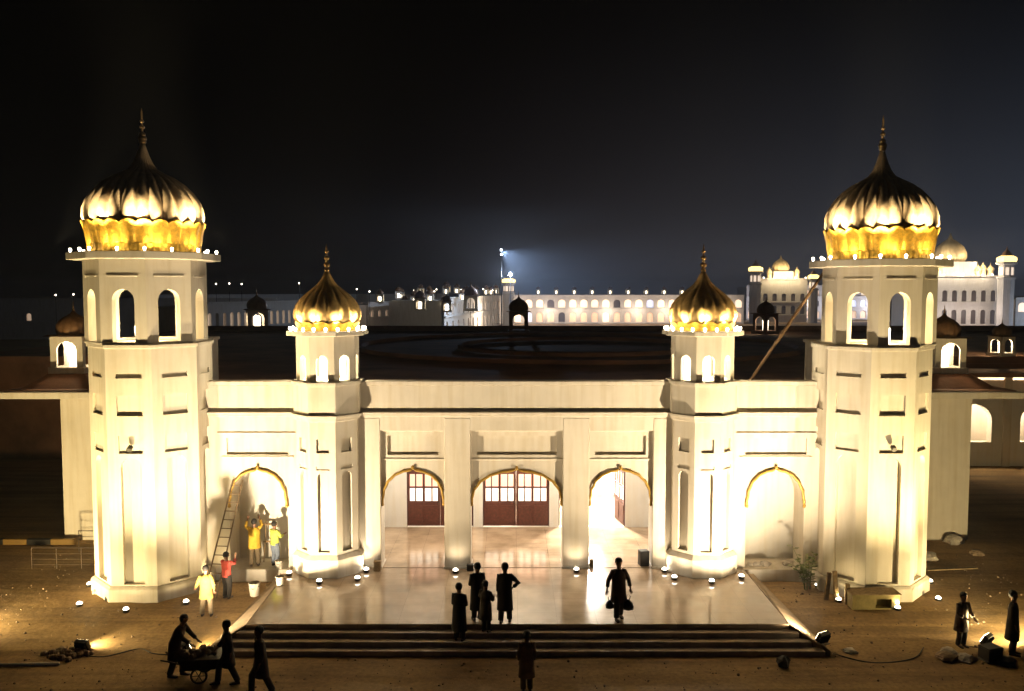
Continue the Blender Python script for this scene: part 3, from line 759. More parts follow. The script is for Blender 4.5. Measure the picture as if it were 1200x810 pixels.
# ground spots along the base of the building
SP = [(-15.1, -.6, 1), (-14.5, -2.5, 1), (-12.73, -3.0, 1), (-11.04, -2.3, 1), (-10.7, -.75, 1), (-8.0, -.75, 0), (-6.75, -1.6, 0), (-5.5, -1.3, 0), (-5.35, -.4, 0),
      (-2.17, -.5, 0), (2.12, -.4, 0), (5.25, -.4, 0), (5.45, -1.2, 0), (6.65, -1.6, 0), (7.8, -1.1, 0), (10.6, -.7, 1), (10.8, -2.1, 1), (12.45, -2.85, 1), (14.75, -.3, 1), (14.2, -2.0, 1)]
where = ['left of the left corner tower', 'at the left corner of the left tower', 'in front of the left corner tower', 'at the right corner of the left tower', 'between the left tower and the ladder',
         'at the left of the left turret', 'in front of the left turret', 'at the right corner of the left turret', 'before the leftmost porch pillar', 'before the pillar left of the middle arch',
         'before the pillar right of the middle arch', 'before the rightmost porch pillar', 'at the left corner of the right turret', 'in front of the right turret', 'at the right of the right turret',
         'beside the weed by the right alcove', 'near the posts by the right tower', 'in front of the box at the right tower', 'at the far side of the right tower', 'at the right corner of the right tower']
for (x, y, g), wh in zip(SP, where):
    z = -.46 if g else 0
    r = empty('ground_light', 'small round uplight on the ground '+wh, 'uplight', (x, y, z), 0, 'uplights along the foot of the building')
    m = MB(); m.lathe([(.09, -.02), (.105, .05), (.105, .09), (.095, .10)], 14); m.build('housing', M['black'], r)
    m = MB(); m.lathe([(.09, .101), (.075, .14), (.03, .165), (.01, .168)], 14); m.build('lens', M['spot'], r)
    big = g == 1
    cx = -13.0 if x < -10 else 12.79 if x > 10 else (-6.72 if x < -5 else 6.6 if x > 5 else x)
    cy = -.2 if big else .15
    if abs(x) < 5.3: tgt = (x, .3, 5)
    else: tgt = (x+(cx-x)*.42, y+(cy-y)*.42, 3.6)
    lamp('uplight_beam', 'SPOT', (x, y, z+.20), 70 if big else (34 if abs(x) < 5.3 else 55), WARM if big else CREAM, tgt, 150, 1, .05)
# ceiling lights of the porch + hall lights
for x in (-3.73, 0, 3.73):
    for y in (1.9, 4.1):
        m = MB(); m.lathe([(.12, 4.985), (.12, 4.999)], 16, (x, y, 0)); m.build('ceiling_lamp', M['bulb'], G)
    lamp('porch_light', 'POINT', (x, 2.6, 4.7), 370, (1, .88, .7), rad=.15)
for x, p in ((-3.2, 60), (0, 60), (3.5, 4500)): lamp('hall_light', 'POINT', (x, 8.2, 4.2 if x < 3 else 3), p, (1, .9, .75), rad=.3)
# small props
def bin_(loc, r, h, m_, label, name='bucket', handle=True):
    o = empty(name, label, name.replace('_', ' '), loc)
    b = MB(); b.lathe([(r*.8, 0), (r, h), (r*1.06, h), (r*1.06, h-.02), (r*.96, h-.03), (r*.76, .02)], 20); b.build('body', m_, o, smooth=False)
    if handle: q = MB(); q.tube([(-r, 0, h-.03), (-r*.9, -r*.4, h*.75), (0, -r*1.05, h*.62), (r*.9, -r*.4, h*.75), (r, 0, h-.03)], .01, 6); q.build('handle', M['steel'], o)
    return o
bin_((-9.0, -1.5, -.46), .19, .46, M['plast'], 'white plastic drum in front of the left alcove')
bin_((-8.05, -1.75, 0), .14, .3, M['plast'], 'small pale bucket next to the basket by the left turret')
bin_((-8.55, -.03, .0), .14, .3, M['plast'], 'white bucket on the alcove sill under the hi-vis worker')
b = MB(); b.lathe([(.2, 0), (.3, .14), (.33, .2), (.3, .2), (.18, .03)], 18); o = b.build('basket', M['wood']); o.location = (-8.45, -1.0, -.45); tag(o, 'shallow woven basket on the ground left of the left turret', 'basket')
def box_thing(name, loc, dims, m_, label, cat, rz=0, extra=None):
    b = MB(); x, y, z = dims; b.box(-x/2, x/2, -y/2, y/2, 0, z)
    b.box(-x/2-.012, x/2+.012, -y/2-.012, y/2+.012, z-.05, z-.02); b.box(-x/2-.012, x/2+.012, -y/2-.012, y/2+.012, .03, .06)
    o = b.build(name, m_, bevel=.012); o.location = loc; o.rotation_euler = (0, 0, rz); return tag(o, label, cat)
box_thing('dustbin', (4.62, -.02+.35, .012), (.34, .3, .55), M['black'], 'dark square bin inside the right arch beside the pillar', 'bin', .2)
box_thing('junction_box', (-1.66, -.2, .0), (.24, .2, .22), M['black'], 'dark small box at the foot of the pillar left of the middle arch', 'box')
box_thing('junction_box', (-4.98, -.25, 0), (.24, .2, .36), M['wood'], 'brown small box before the leftmost pillar', 'box')
box_thing('junction_box', (2.72, .25, .012), (.16, .2, .25), M['wood'], 'tiny brown box at the inner foot of the right pillar', 'box')
# concrete planter box in front of right tower plinth, unlit shade painted in olive
pb = empty('low_box', 'low box in painted olive shade with a dark opening before the right corner tower', 'box', (11.75, -2.52, -.52))
m = MB(); wall_face(m, (0, -.3, 0), (1, 0, 0), (0, -1, 0), 1.55, 0, .56, [dict(z0=.12, z1=.42, hw=.26, depth=.3, c=.25)]); m.box(-.775, .775, .01, .3, 0, .56); m.box(-.775, -.765, -.299, .009, 0, .56); m.box(.765, .775, -.299, .009, 0, .56); m.build('body', M['olive'], pb)
m = MB(); m.box(-.82, .82, -.34, .33, .562, .60); m.build('lid', M['wood'], pb, bevel=.01)
for k, (x, y, h, t) in enumerate(((10.45, -1.9, .95, .1), (10.75, -2.05, 1.05, -.08), (10.98, -2.3, .7, .05))):
    m = MB(); m.M = Matrix.Rotation(t, 4, 'Y'); m.box(-.07, .07, -.05, .05, 0, h); m.box(-.075, .075, -.02, .02, h*.75, h*.8)
    o = m.build('timber_post', M['wood'], bevel=.01); o.location = (x, y, -.46)
    tag(o, ['leftmost rough timber post leaning by the right tower', 'tallest rough timber post by the right tower', 'short timber post next to the cream box'][k], 'post', 'timber posts by the right tower')
# weed by the right alcove
wd = empty('weed', 'leafy green weed growing at the foot of the right alcove', 'plant', (10.15, -.95, -.46))
st = MB(); lf = MB()
for k in range(9):
    a = random.uniform(0, 6.28); l = random.uniform(.7, 1.5); b = random.uniform(.05, .45)
    p = [Vector((b*q*q*cos(a)*1.2+.1*cos(a), b*q*q*sin(a)+.06*sin(a), l*q)) for q in (0, .35, .7, 1)]
    st.tube(p, [.012, .01, .008, .004], 5)
    for j in range(13):
        q = .25+.75*j/12; c = Vector((b*q*q*cos(a)*1.2+.1*cos(a), b*q*q*sin(a)+.06*sin(a), l*q)); t = random.uniform(0, 6.28); s = random.uniform(.13, .26)
        d = Vector((cos(t), sin(t), random.uniform(-.3, .4))); w = Vector((-sin(t), cos(t), 0))*s*.35
        lf.face([c, c+d*s*.5+w, c+d*s, c+d*s*.5-w])
st.build('stem', M['leaf'], wd); lf.build('leaves', M['leaf'], wd)
# ground debris
def rock(x, y, z, r, m_, name, label, cat, flat=.7, group=None):
    b = MB(); b.lathe([(max(.002, r*sin(pi*k/6)*random.uniform(.85, 1.1)), -r*flat*cos(pi*k/6)+r*flat*.55) for k in range(7)], 9, (0, 0, 0), lambda t, k: 1+.22*sin(3*t+k+x*7)+.12*sin(5*t+x*3))
    o = b.build(name, m_); o.location = (x, y, z-.02); o.rotation_euler = (0, 0, random.uniform(0, 6)); return tag(o, label, cat, group)
rock(9.75, -5.75, -.6, .2, M['plast'], 'rock', 'pale broken slab next to the floodlight at the steps', 'rock', .45)
debr = [(15.3, 5.0, .5, 'sack', 'bulging pale sack against the right rear wall'), (15.9, 4.0, .28, 'sack', 'small pale sack in front of the right rear wall'), (16.0, 2.4, .36, 'sack', 'flattened sack on the dirt right of the right tower'),
        (18.1, 4.6, .4, 'sack', 'grey sack furthest right by the rear wall'), (18.2, 3.0, .26, 'stone', 'dark stone on the dirt right of the right tower')]
for x, y, r, m_, lab in debr: rock(x, y, -.45, r, M[m_], 'sack' if m_ == 'sack' else 'rock', lab, 'sack' if m_ == 'sack' else 'rock', .6)
rock(12.55, -5.9, -.6, .28, M['sack'], 'sack', 'pale sack on top of the heap near the right worker', 'sack', .5)
rock(12.35, -6.2, -.6, .3, M['stone'], 'sack', 'dark sack at the near side of the heap by the right worker', 'sack', .45)
rock(12.85, -6.3, -.6, .26, M['sack'], 'sack', 'brownish sack on the heap nearest the right worker feet', 'sack', .5)
box_thing('crate', (13.55, -6.3, -.6), (.5, .4, .42), M['black'], 'dark crate on the ground between the two right hand workers', 'crate', .3)
rock(13.85, -6.5, -.6, .3, M['black'], 'sack', 'black bundle beside the dark crate', 'sack', .5)
rock(5.9+1.6, -6.7, -.6, .17, M['black'], 'rock', 'dark lump on the ground below the right part of the steps', 'rock', 1.3)
rock(-14.55, -1.3, -.45, .12, M['plast'], 'rock', 'small pale lump left of the left corner tower', 'rock', .9)
rock(-18.9, -.1, -.45, .14, M['black'], 'rock', 'dark stone on the dirt at the far left', 'rock', .8)
m = MB(); m.tube([(-15.6, -6.65, -.56), (-14.3, -6.72, -.55), (-13.0, -6.6, -.56)], .05, 8); tag(m.build('pipe', M['plast'], smooth=True), 'pale pipe lying on the dirt at the lower left', 'pipe')
# heaps of spoil by the left floodlight
hp = MB()
for j in range(60):
    a = random.uniform(0, 6.28); q = random.uniform(0, 1)**.6*.55; hp.ball((-13.1+q*cos(a)*1.3, -5.95+q*sin(a)*.8, -.62+.10*(1-q)), random.uniform(.05, .13), 7)
tag(hp.build('spoil_heap', M['stone']), 'low heap of dug earth beside the left floodlight', 'earth heap')
hp = MB()
for j in range(2200):
    x = random.uniform(-18, 18); y = random.uniform(-9, 3)
    if abs(x) < 9.2 and y > -6.3 or (abs(abs(x)-12.9) < 2.4 and y > -2.6): continue
    r = random.uniform(.006, .02)+.03*random.random()**6; zg = -.45 if y > -3 else -.45-.15*min(1, (-3-y)/3); hp.ball((x, y, zg+r*.3), r, 5)
tag(hp.build('gravel', M['stone']), 'scattered pebbles and clods on the dirt', 'gravel', kind='stuff')
for k, (pts_, lab) in enumerate((([(-12.9, -5.9, -.585), (-12.0, -6.1, -.585), (-11.2, -5.6, -.575), (-10.6, -5.9, -.585), (-9.8, -6.0, -.585)], 'black cable snaking between the two left floodlights'),
                             ([(9.2, -5.9, -.585), (10.1, -6.5, -.585), (11.4, -6.2, -.585), (12.4, -5.2, -.575), (13.7, -5.5, -.585)], 'black cable snaking between the two right floodlights'))):
    q = [Vector(p) for p in pts_]; sm = []
    for j in range(len(q)-1):
        for t in range(6):
            u = t/6; p0, p1, p2, p3 = q[max(j-1, 0)], q[j], q[j+1], q[min(j+2, len(q)-1)]
            sm.append(.5*((2*p1)+(p2-p0)*u+(2*p0-5*p1+4*p2-p3)*u*u+(3*p1-p0-3*p2+p3)*u**3))
    m = MB(); m.tube(sm+[q[-1]], .018, 6); tag(m.build('cable', M['black'], smooth=True), lab, 'cable')
m = MB(); m.box(-1.1, 1.1, -.09, .09, 0, .04); o = m.build('plank', M['wood'], bevel=.006); o.location = (16.2, 1.2, -.44); o.rotation_euler = (0, 0, .12); tag(o, 'long plank lying on the dirt right of the right tower', 'plank')
# railings left
def railing(x0, x1, y, z, label, h=.95):
    r = empty('railing', label, 'railing', (0, 0, 0), 0, 'steel railings left of the left tower')
    n = 3
    for k in range(n+1):
        x = x0+(x1-x0)*k/n; m = MB(); m.tube([(x, y, z), (x, y, z+h)], .016, 6); m.build('post', M['steel'], r)
    for q in (1, .72, .46, .2): m = MB(); m.tube([(x0, y, z+h*q), (x1, y, z+h*q)], .010 if q < 1 else .018, 6); m.build('rail', M['steel'], r)
railing(-18.2, -15.4, 1.3, -.45, 'nearer low steel railing beside the left corner tower', .8)
railing(-17.5, -14.4, 3.4, -.45, 'further steel railing close to the rear wall at left', .85)
# striped kerb at far left
kb = MB(); sk = empty('striped_barrier', 'low black and yellow striped barrier at the far left', 'barrier')
for k in range(8):
    m = MB(); m.box(-26+k*.98, -26+(k+1)*.98-.003, 4.3, 4.5, -.46, -.22); m.build('segment', M['yel'] if k % 2 else M['black'], sk, bevel=.02)
# leaning pole behind right tower
m = MB(); m.tube([(8.95, 3.4, 6.0), (10.2, 2.6, 8.3), (11.75, 1.6, 11.2)], [.055, .065, .05], 10)
tag(m.build('leaning_pole', M['bamboo'], smooth=True), 'long bamboo pole leaning from the roof against the right tower', 'pole')
# stuff inside left alcove
es = empty('trestle', 'thin wooden trestle behind the hi-vis worker in the left alcove', 'trestle', (-9.1, .85, 0))
for x in (-.22, .22):
    m = MB(); m.tube([(x, -.12, 0), (x*.7, .05, 1.5)], .02, 6); m.build('leg', M['wood'], es)
m = MB(); m.box(-.26, .26, -.05, .05, 1.35, 1.41); m.box(-.25, .25, -.03, .03, .7, .75); m.build('bar', M['wood'], es)
for k, (x, r) in enumerate(((8.5, .12), (8.75, .16), (9.05, .2), (9.9, .22))): rock(x, .35, 0, r, M['sack'], 'rock', ['smallest pale lump at the left of the right alcove floor', 'second pale lump on the right alcove floor', 'pale block in the middle of the right alcove floor', 'largest pale lump at the right of the right alcove'][k], 'rock', .6, 'rubble in the right alcove')

# ------------------------------------------------------------------ kiosks near and far
kiosk((-18.85, 6.2, 6.5), .80, 'brown domed kiosk lit inside, on the roof left of the left tower', power=170)
kiosk((18.25, 6.2, 6.5), .76, 'brown domed kiosk lit inside, close to the right side of the right tower', power=170)
kiosk((30.2, 22.7, 5.93), .62, 'brown domed kiosk with two lit arches at the far right edge', power=170, rz=.35)
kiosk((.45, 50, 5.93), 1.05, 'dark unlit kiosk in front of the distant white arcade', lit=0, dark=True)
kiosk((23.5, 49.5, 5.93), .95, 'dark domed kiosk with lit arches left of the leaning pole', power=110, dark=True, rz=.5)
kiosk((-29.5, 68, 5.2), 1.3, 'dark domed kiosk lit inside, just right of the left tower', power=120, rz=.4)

# ------------------------------------------------------------------ distant buildings
def far_window_mesh(hw, h, rise, m_):
    b = MB(); n = 8
    pts = [(-hw, 0, 0), (hw, 0, 0)] + [(hw*cos(pi*k/n), 0, h-rise+arch_z(cos(pi*k/n), 0, rise)) for k in range(n+1)]
    b.face(pts); b.face([(x, .05, z) for x, y, z in pts][::-1]); 
    return b
def arcade(label, p0, p1, z0, floors, step, parapet, m_=None, win=None, cat='building', depth=12):
    """long arcaded range from p0 to p1. floors: (zbottom, height, halfwidth, material, name)"""
    p0 = Vector((*p0, 0)); p1 = Vector((*p1, 0)); L = (p1-p0).length; d = (p1-p0)/L
    r = empty('arcade_building', label, cat, p0, math.atan2(d.y, d.x))
    n = int(L/step); m = MB()
    bands = []
    for zb, h, hw, mt in floors:
        for k in range(n): bands.append(dict(z0=zb, z1=zb+h, hw=hw, depth=.6, arch=hw*.9, c=-L/2+(k+.5)*L/n))
    wall_face(m, (L/2, 0, 0), (1, 0, 0), (0, -1, 0), L, z0, parapet, bands)
    m.box(0, L, .62, depth, z0, parapet-.4)
    for zb, h, hw, mt in floors: m.box(0, L, -.35, -.01, zb-.45, zb-.2)
    m.box(0, L, -.4, .3, parapet, parapet+.25)
    m.build('wall', m_ or M['far'], r)
    tot = 0
    for zb, h, hw, mt in floors:
        protos = {}
        for k in range(n):
            mm = mt if random.random() < .66 else random.choice(['fardim', 'shrinewin', 'farwin', 'farcool'])
            if mm not in protos:
                b = far_window_mesh(hw*.98, h-.05, hw*.88, mm); o = protos[mm] = b.build('window', M[mm], r)
            else:
                o = protos[mm].copy(); COL.objects.link(o)
            o.location = ((k+.5)*L/n, .5, zb+.02)
    return r
A = arcade('long two storey white arcade with lit upper arches beyond the roof', (-3.5, 232), (71, 232), -.6, [(4.6, 2.5, 1.1, 'farwin'), (.2, 3.0, 1.0, 'fardim')], 3.25, 8.3)
for k in range(8): lamp('arcade_wash', 'POINT', (2+k*9, 228.8, 3.6), 900, (1, .8, .62), rad=.5)
B = arcade('dim arcaded range with tall lit arches right of the left tower', (-44, 92), (-43+12, 134), 1, [(4.5, 2.2, .36, 'farwin')], 1.7, 8.0)
Cc = arcade('pale low range seen between the left turret dome and the small kiosks', (-33, 165), (-20, 215), 1.5, [(3.8, 1.6, .8, 'fardim')], 4, 7.0)
for p in ((-31, 155, 5), (-22, 195, 5)): lamp('range_wash', 'POINT', p, 500, (1, .8, .6), rad=.5)
Dd = arcade('receding gallery wing left of the white tower', (-14.5, 150), (-3.6, 229), -.6, [(4.6, 2.4, 1.0, 'fardim'), (.3, 3, 1.0, 'fardim')], 6, 8.2)
lamp('wing_wash', 'POINT', (-4.5, 190, 3), 5200, (1, .84, .66), rad=.5)
Ed_ = arcade('dim long building on the horizon at the far left', (-110, 150), (-52, 158), -.6, [(3.5, 1.6, .5, 'fardim')], 12, 8.0)
Ef = arcade('low bluish building with three lit arches at the far right', (138.5, 205), (175, 200), -.6, [(4.0, 2.6, 1.15, 'farwin')], 3.4, 7.8)
Eg = arcade('three storey cool white range between the golden crown tower and the right tower', (80, 262), (128, 262), -.6, [(8.2, 1.9, .8, 'farwin'), (4.4, 2.2, .9, 'farcool'), (.4, 2.6, 1.0, 'fardim')], 3.1, 11.4)
for k in range(4): lamp('range_wash', 'POINT', (86+k*12, 258, 4.5), 1500, (.85, .85, 1), rad=.5)
Eh = arcade('long low unlit range with small lit arches behind the left turret', (-92, 185), (-20, 232), -.6, [(4.8, 1.6, .55, 'fardim')], 3.6, 8.6)
lamp('low_wash', 'POINT', (146, 196, 3), 2500, (.6, .75, 1), rad=.5)
def shaft_tower(label, x, y, h, r, crown='fargold', lit='farwin', n=8):
    t = empty('minaret', label, 'tower', (x, y, -.6), 0)
    m = MB(); m.lathe([(r*1.1, 0), (r, .6), (r, h*.72), (r*1.15, h*.73), (r*1.15, h*.75), (r*.9, h*.76), (r*.9, h*.93), (r*1.3, h*.94), (r*1.3, h*.97)], n); m.build('shaft', M['far'], t)
    for k in range(n):
        a = 2*pi*(k+.5)/n; ra = r*.9*cos(pi/n)+.03; w = MB(); w.M = Matrix.Translation((ra*cos(a), ra*sin(a), h*.78)) @ Matrix.Rotation(a+pi/2, 4, 'Z')
        hw = r*.2; w.box(-hw, hw, -.03, .03, 0, h*.11); w.build('window', M[lit], t)
    m = MB(); m.lathe([(r*1.05, h*.97), (r*1.15, h*1.0), (r*1.1, h*1.035), (r*.7, h*1.06)], 24, (0, 0, 0), lambda q, k: 1+.08*cos(8*q)); m.build('lit_crown', M[crown], t)  # crown glows by itself, emission stands in for light falling on it
    m = MB(); m.lathe([(r*.7, h*1.06), (r*.5, h*1.1), (r*.1, h*1.15), (.05, h*1.2)], 16); m.build('cap', M['kdome'], t)
    return t
shaft_tower('white octagonal tower with glowing top left of the white arcade', -1.2, 225, 13.2, 1.7)
shaft_tower('tall pale tower with golden crown right of the right turret dome', 76.7, 240, 17, 1.9)
shaft_tower('slim pale tower with golden top just left of the right corner tower', 95, 240, 14.6, 1.5)
# distant shrine with domes (left one)
def shrine(label, x, y, w, h, dd, rz=0, rows=((.2, .2), (.5, .18)), dome_r=3, turrets=True):
    s = empty('shrine', label, 'shrine', (x, y, -.6), rz)
    m = MB(); L = w
    nb = int(w/2.6); bands = []
    for za, hh in rows:
        for k in range(nb): bands.append(dict(z0=h*za, z1=h*(za+hh), hw=.72, depth=.4, arch=.6, c=-w/2+(k+.5)*w/nb))
    wall_face(m, (0, -dd/2, 0), (1, 0, 0), (0, -1, 0), w, 0, h, bands); m.box(-w/2, w/2, -dd/2+.42, dd/2, 0, h-.05)
    for za, hh in rows: m.box(-w/2-.3, w/2+.3, -dd/2-.35, -dd/2-.01, h*za-.4, h*za-.15)
    m.box(-w/2-.3, w/2+.3, -dd/2-.5, dd/2, h, h+.35)
    m.build('wall', M['far'], s)
    for za, hh in rows:
        proto = None
        for k in range(nb):
            if proto is None: b = far_window_mesh(.7, h*hh-.05, .55, 0); o = proto = b.build('window', M['shrinewin'], s)
            else: o = proto.copy(); COL.objects.link(o)
            o.location = (-w/2+(k+.5)*w/nb, -dd/2+.3, h*za+.02)
    dr = dome_r
    m = MB(); m.box(-dr*1.15, dr*1.15, -dr*1.15, dr*1.15, h+.36, h+dr*.95); m.build('drum', M['far'], s)
    m = MB(); m.lathe([(dr*.85, 0), (dr, dr*.3), (dr*.98, dr*.6), (dr*.8, dr*1.0), (dr*.45, dr*1.3), (dr*.15, dr*1.5), (.05, dr*1.9)], 96, (0, 0, h+dr*.95), lambda q, k: 1-.05*(1-abs(cos(6*q)))); m.build('dome', M['farlitdome'], s, smooth=True)
    if turrets:
        for sx in (-1, 1):
            m = MB(); cx = sx*(dr*1.6); m.lathe([(.8, 0), (.8, 1.6), (1.0, 1.7), (.9, 2.1), (.6, 2.7), (.1, 3.2), (.03, 3.8)], 12, (cx, -dd/2+1.4, h+.36)); m.build('turret', M['farlitdome'], s)
    if dome_r > 4:
        for sx in (-.46, -.33, -.2, .2, .33):
            m = MB(); m.lathe([(.75, 0), (.75, 1.3), (1.0, 1.4), (.95, 1.7), (.8, 2.1), (.4, 2.5), (.08, 2.8), (.03, 3.5)], 12, (sx*w, -dd/2+1.0, h+.36)); m.build('turret', M['farlitdome'], s)
    for sx in (-.95, -.75, -.55, -.35, -.15, .05, .25, .45, .65, .85) if dome_r > 4 else (-.9, -.45, 0, .45, .9):
        b = MB(); b.ball((sx*w/2, -dd/2-.35, h+.55), .22, 8); b.build('lamp', M['bulbfar'], s)
    return s
M['farlitdome'] = mat('pale_gilded_dome', (.8, .62, .36), .45, .2)
M['bulbfar'] = glow('far_bulb', (1, .85, .65), 9)
shrine('distant domed shrine glowing warm between the pale tower and the right tower', 87.7, 250, 15, 14.0, 8, 0, dome_r=2.8)
for dx in (-4, 0, 4): lamp('shrine_light', 'POINT', (87.7+dx, 243.5, 14.6), 900, (1, .78, .45), rad=.3)
shrine('large white shrine with rows of windows behind the right of the right tower', 124.5, 214, 27, 14.3, 12, 0, rows=((.08, .28), (.52, .22)), dome_r=4.4)
for dx in (-5.5, 5.5): lamp('shrine_dome_light', 'POINT', (124.5+dx, 207, 19.6), 1500, (1, .8, .5), rad=.3)
for dx in (-3.6, 3.6): lamp('shrine_dome_light', 'POINT', (87.7+dx, 244.5, 17.6), 700, (1, .76, .4), rad=.3)
for dx in (-6, 0, 6): lamp('shrine_light', 'POINT', (124.5+dx, 205.5, 15.2), 900, (1, .84, .6), rad=.3)
for dx in (-10, -3, 4, 11): lamp('shrine_wash', 'POINT', (124.5+dx, 203, 4), 650, (1, .85, .75), rad=.3)
shaft_tower('square topped tower at the right end of the large white shrine', 135, 204, 18.8, 2.1)
# chain of small lit kiosks over the far roofs: (px-like bearings turned to metres)
far_k = [(-28, 150, 7.4, 1.4, 'first small lit kiosk right of the left turret dome'), (-27.5, 180, 7.6, 1.5, 'second small lit kiosk right of the left turret dome'), (-21.6, 158, 6.6, 1.7, 'third lit kiosk on the far roofs'),
         (-18.5, 140, 5.9, 2.0, 'larger lit kiosk on the far roofs mid left'), (-17.8, 154, 7.3, 1.5, 'lit kiosk above the larger one on the far roofs'), (-19.5, 170, 8.6, 1.2, 'highest small lit kiosk on the left far roofs'),
         (-12.4, 130, 5.9, 1.6, 'lit kiosk just left of the pale little kiosk'), (-16, 175, 9.0, 1.1, 'faint lit kiosk near the middle horizon'), (-12.5, 200, 8.3, 1.5, 'lit kiosk near the gallery wing, leftmost'),
         (-10, 205, 8.4, 1.4, 'lit kiosk near the gallery wing, second'), (-7.5, 210, 8.6, 1.4, 'lit kiosk near the gallery wing, third')]
kp = None
for x, y, z, sc, lab in far_k:
    if kp is None: kp = kiosk((x, y, z), sc*.62, lab, lit=3, group='small lit kiosks on the far roofs')
    else: dup(kp, (x, y, z), 0, lab, sc*.62)
more_k = [(-26.5, 168, 8.0), (-24, 160, 6.3), (-23.3, 186, 8.9), (-17.0, 190, 9.3), (-14.6, 150, 6.4), (-14.0, 184, 9.1), (-11.2, 160, 7.7), (-9.2, 176, 8.2), (-6.2, 214, 8.7), (-5.0, 220, 8.8)]
order = ['first', 'second', 'third', 'fourth', 'fifth', 'sixth', 'seventh', 'eighth', 'ninth', 'tenth']
for k, (x, y, z) in enumerate(more_k):
    dup(kp, (x, y, z), random.uniform(0, 1.5), 'tiny lit kiosk in the scatter left of the mast, %s from the left' % order[k], random.uniform(.7, .95))
kiosk((-8.6, 145, 5.7), 1.6, 'pale grey little kiosk left of the gallery wing roof', lit=0, group=None)
for k in range(9):
    o = dup(kp, (8+k*5.6, 236, 8.6), 0, 'small lit roof kiosk, number %s from the left on the white arcade' % ['one', 'two', 'three', 'four', 'five', 'six', 'seven', 'eight', 'nine'][k], .8, group='roof kiosks on the white arcade')
# lights strewn over the dark horizon at left
for k, (px, z) in enumerate(((-83, 9.1), (-81.3, 9.2), (-79.6, 9.1), (-78.4, 9.2), (-58, 11.2), (-56.4, 11.3), (-54.9, 11.2), (-44, 11.4))):
    r = empty('lamp_post', 'distant warm street light on the left horizon, %s from the left' % ['first', 'second', 'third', 'fourth', 'fifth', 'sixth', 'seventh', 'eighth'][k], 'street light', (px*1.0, 125+k*3, -.6), 0, 'distant street lights')
    m = MB(); m.tube([(0, 0, 0), (0, 0, z+.5)], .06, 6); m.build('pole', M['black'], r)
    m = MB(); m.ball((0, 0, z+.6), .14, 8); m.build('lamp', M['bulbfar'], r)
for k, (px, y, z) in enumerate(((-36.5, 170, 10.2), (-33, 180, 9.6), (-30.2, 150, 9.7), (-25.4, 190, 9.9), (-20.5, 200, 10.2), (-18.8, 175, 9.7), (-13.6, 195, 10.1), (-9.9, 170, 9.3), (-7.4, 185, 10.2), (-5.4, 200, 9.9))):
    r = empty('lamp_post', 'tiny street light over the roofs left of the mast, %s from left' % order[k], 'street light', (px, y, -.6), 0, 'distant street lights')
    m = MB(); m.tube([(0, 0, 0), (0, 0, z+.5)], .05, 6); m.build('pole', M['black'], r)
    m = MB(); m.ball((0, 0, z+.6), .15, 8); m.build('lamp', M['bulbfar'], r)
# flood mast
mt = empty('light_mast', 'tall slender mast with cold white floodlights behind the white tower', 'light mast', (-2.4, 150, -.6))
m = MB(); m.tube([(0, 0, 0), (0, 0, 19.4)], [.14, .07], 8); m.box(-.35, .35, -.1, .1, 18.0, 18.1); m.build('pole', M['black'], mt)
for z in (18.1, 19.0): m = MB(); m.ball((0, -.15, z), .2, 10); m.build('lamp', M['farblue'], mt, smooth=True)
mt2 = empty('light_mast', 'shorter mast with the brightest white floodlight above the white tower', 'light mast', (-.5, 152, -.6))
m = MB(); m.tube([(0, 0, 0), (0, 0, 13.7)], [.12, .07], 8); m.build('pole', M['black'], mt2)
m = MB(); m.ball((0, -.2, 13.9), .34, 10); m.build('lamp', M['farblue'], mt2, smooth=True)
lamp('mast_light', 'SPOT', (-2.2, 149.5, 18.2), 240000, (.45, .65, 1), (14, 149, 5), 110, .9, .2)
lamp('mast_light', 'POINT', (-.5, 151.4, 13.4), 20000, (.6, .75, 1), rad=.3)

# ------------------------------------------------------------------ haze
USE_HAZE = True
if USE_HAZE:
    b = MB(); b.box(-950, 950, -60, 1550, -2.2, 26)
    vm = bpy.data.materials.new('night_haze'); vm.use_nodes = True; N = vm.node_tree.nodes; N.remove(N['Principled BSDF'])
    pv = N.new('ShaderNodeVolumePrincipled'); pv.inputs['Density'].default_value = .00055; pv.inputs['Color'].default_value = (.85, .88, .95, 1); pv.inputs['Anisotropy'].default_value = .3
    vm.node_tree.links.new(pv.outputs['Volume'], N['Material Output'].inputs['Volume'])
    tag(b.build('haze', vm), 'thin night haze over the whole place', 'haze', kind='stuff')

# ------------------------------------------------------------------ world
w = bpy.data.worlds.new('World'); S.world = w; w.use_nodes = True; nt = w.node_tree; N = nt.nodes; L = nt.links
bg = N['Background']; sky = N.new('ShaderNodeTexSky'); sky.sky_type = 'NISHITA'; sky.sun_disc = False
sky.sun_elevation = radians(-8); sky.sun_rotation = radians(150); sky.dust_density = 3
bg.inputs['Strength'].default_value = .006; L.new(sky.outputs['Color'], bg.inputs['Color'])
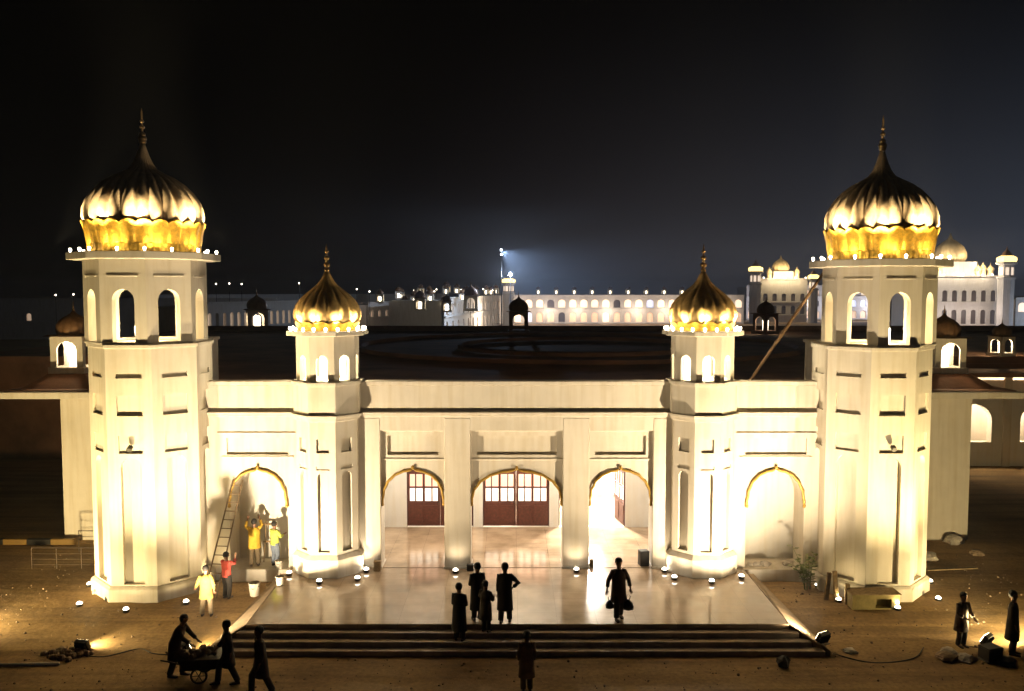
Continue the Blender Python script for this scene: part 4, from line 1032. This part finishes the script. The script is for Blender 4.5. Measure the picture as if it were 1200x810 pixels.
# town glow in the air low over the horizon, stronger to the right
tc = N.new('ShaderNodeTexCoord'); sep = N.new('ShaderNodeSeparateXYZ'); L.new(tc.outputs['Generated'], sep.inputs['Vector'])
def ramp(src, els):
    r = N.new('ShaderNodeValToRGB'); L.new(src, r.inputs['Fac']); r.color_ramp.interpolation = 'B_SPLINE'
    while len(r.color_ramp.elements) < len(els): r.color_ramp.elements.new(.5)
    for e, (p, c) in zip(r.color_ramp.elements, els): e.position = p; e.color = (*c, 1)
    return r
el = ramp(sep.outputs['Z'], [(0, (1, 1, 1)), (.06, (.80, .80, .80)), (.17, (.30, .30, .30)), (.30, (.03, .03, .03)), (1, (0, 0, 0))])
mr = N.new('ShaderNodeMapRange'); mr.inputs['From Min'].default_value = -.6; mr.inputs['From Max'].default_value = .6; L.new(sep.outputs['X'], mr.inputs['Value'])
az = ramp(mr.outputs['Result'], [(0, (.0002, .0001, .0001)), (.38, (.0012, .0007, .0005)), (.53, (.014, .011, .012)), (.72, (.034, .032, .037)), (.9, (.040, .046, .063)), (1, (.038, .048, .070))])
mx = N.new('ShaderNodeMixRGB'); mx.blend_type = 'MULTIPLY'; mx.inputs['Fac'].default_value = 1
L.new(el.outputs['Color'], mx.inputs['Color1']); L.new(az.outputs['Color'], mx.inputs['Color2'])
bg2 = N.new('ShaderNodeBackground'); bg2.inputs['Strength'].default_value = .82; L.new(mx.outputs['Color'], bg2.inputs['Color'])
ad = N.new('ShaderNodeAddShader'); L.new(bg.outputs[0], ad.inputs[0]); L.new(bg2.outputs[0], ad.inputs[1]); L.new(ad.outputs[0], N['World Output'].inputs['Surface'])

# ------------------------------------------------------------------ camera, render
cam = bpy.data.cameras.new('camera'); co = bpy.data.objects.new('camera', cam); COL.objects.link(co); S.camera = co
cam.sensor_width = 36; cam.lens = 30.0; cam.clip_end = 3000; cam.clip_start = .3
co.location = (-.17, -30.15, 10); co.rotation_euler = (radians(90)-math.atan(65/1000), 0, 0)
S.render.engine = 'CYCLES'
S.view_settings.view_transform = 'Standard'; S.view_settings.look = 'None'; S.view_settings.exposure = .28; S.view_settings.gamma = 1
S.cycles.use_denoising = True; S.cycles.max_bounces = 6; S.cycles.diffuse_bounces = 3; S.cycles.volume_bounces = 0
S.cycles.sample_clamp_indirect = 4; S.cycles.use_light_tree = True; S.cycles.caustics_reflective = False; S.cycles.caustics_refractive = False
S.cycles.light_sampling_threshold = .01
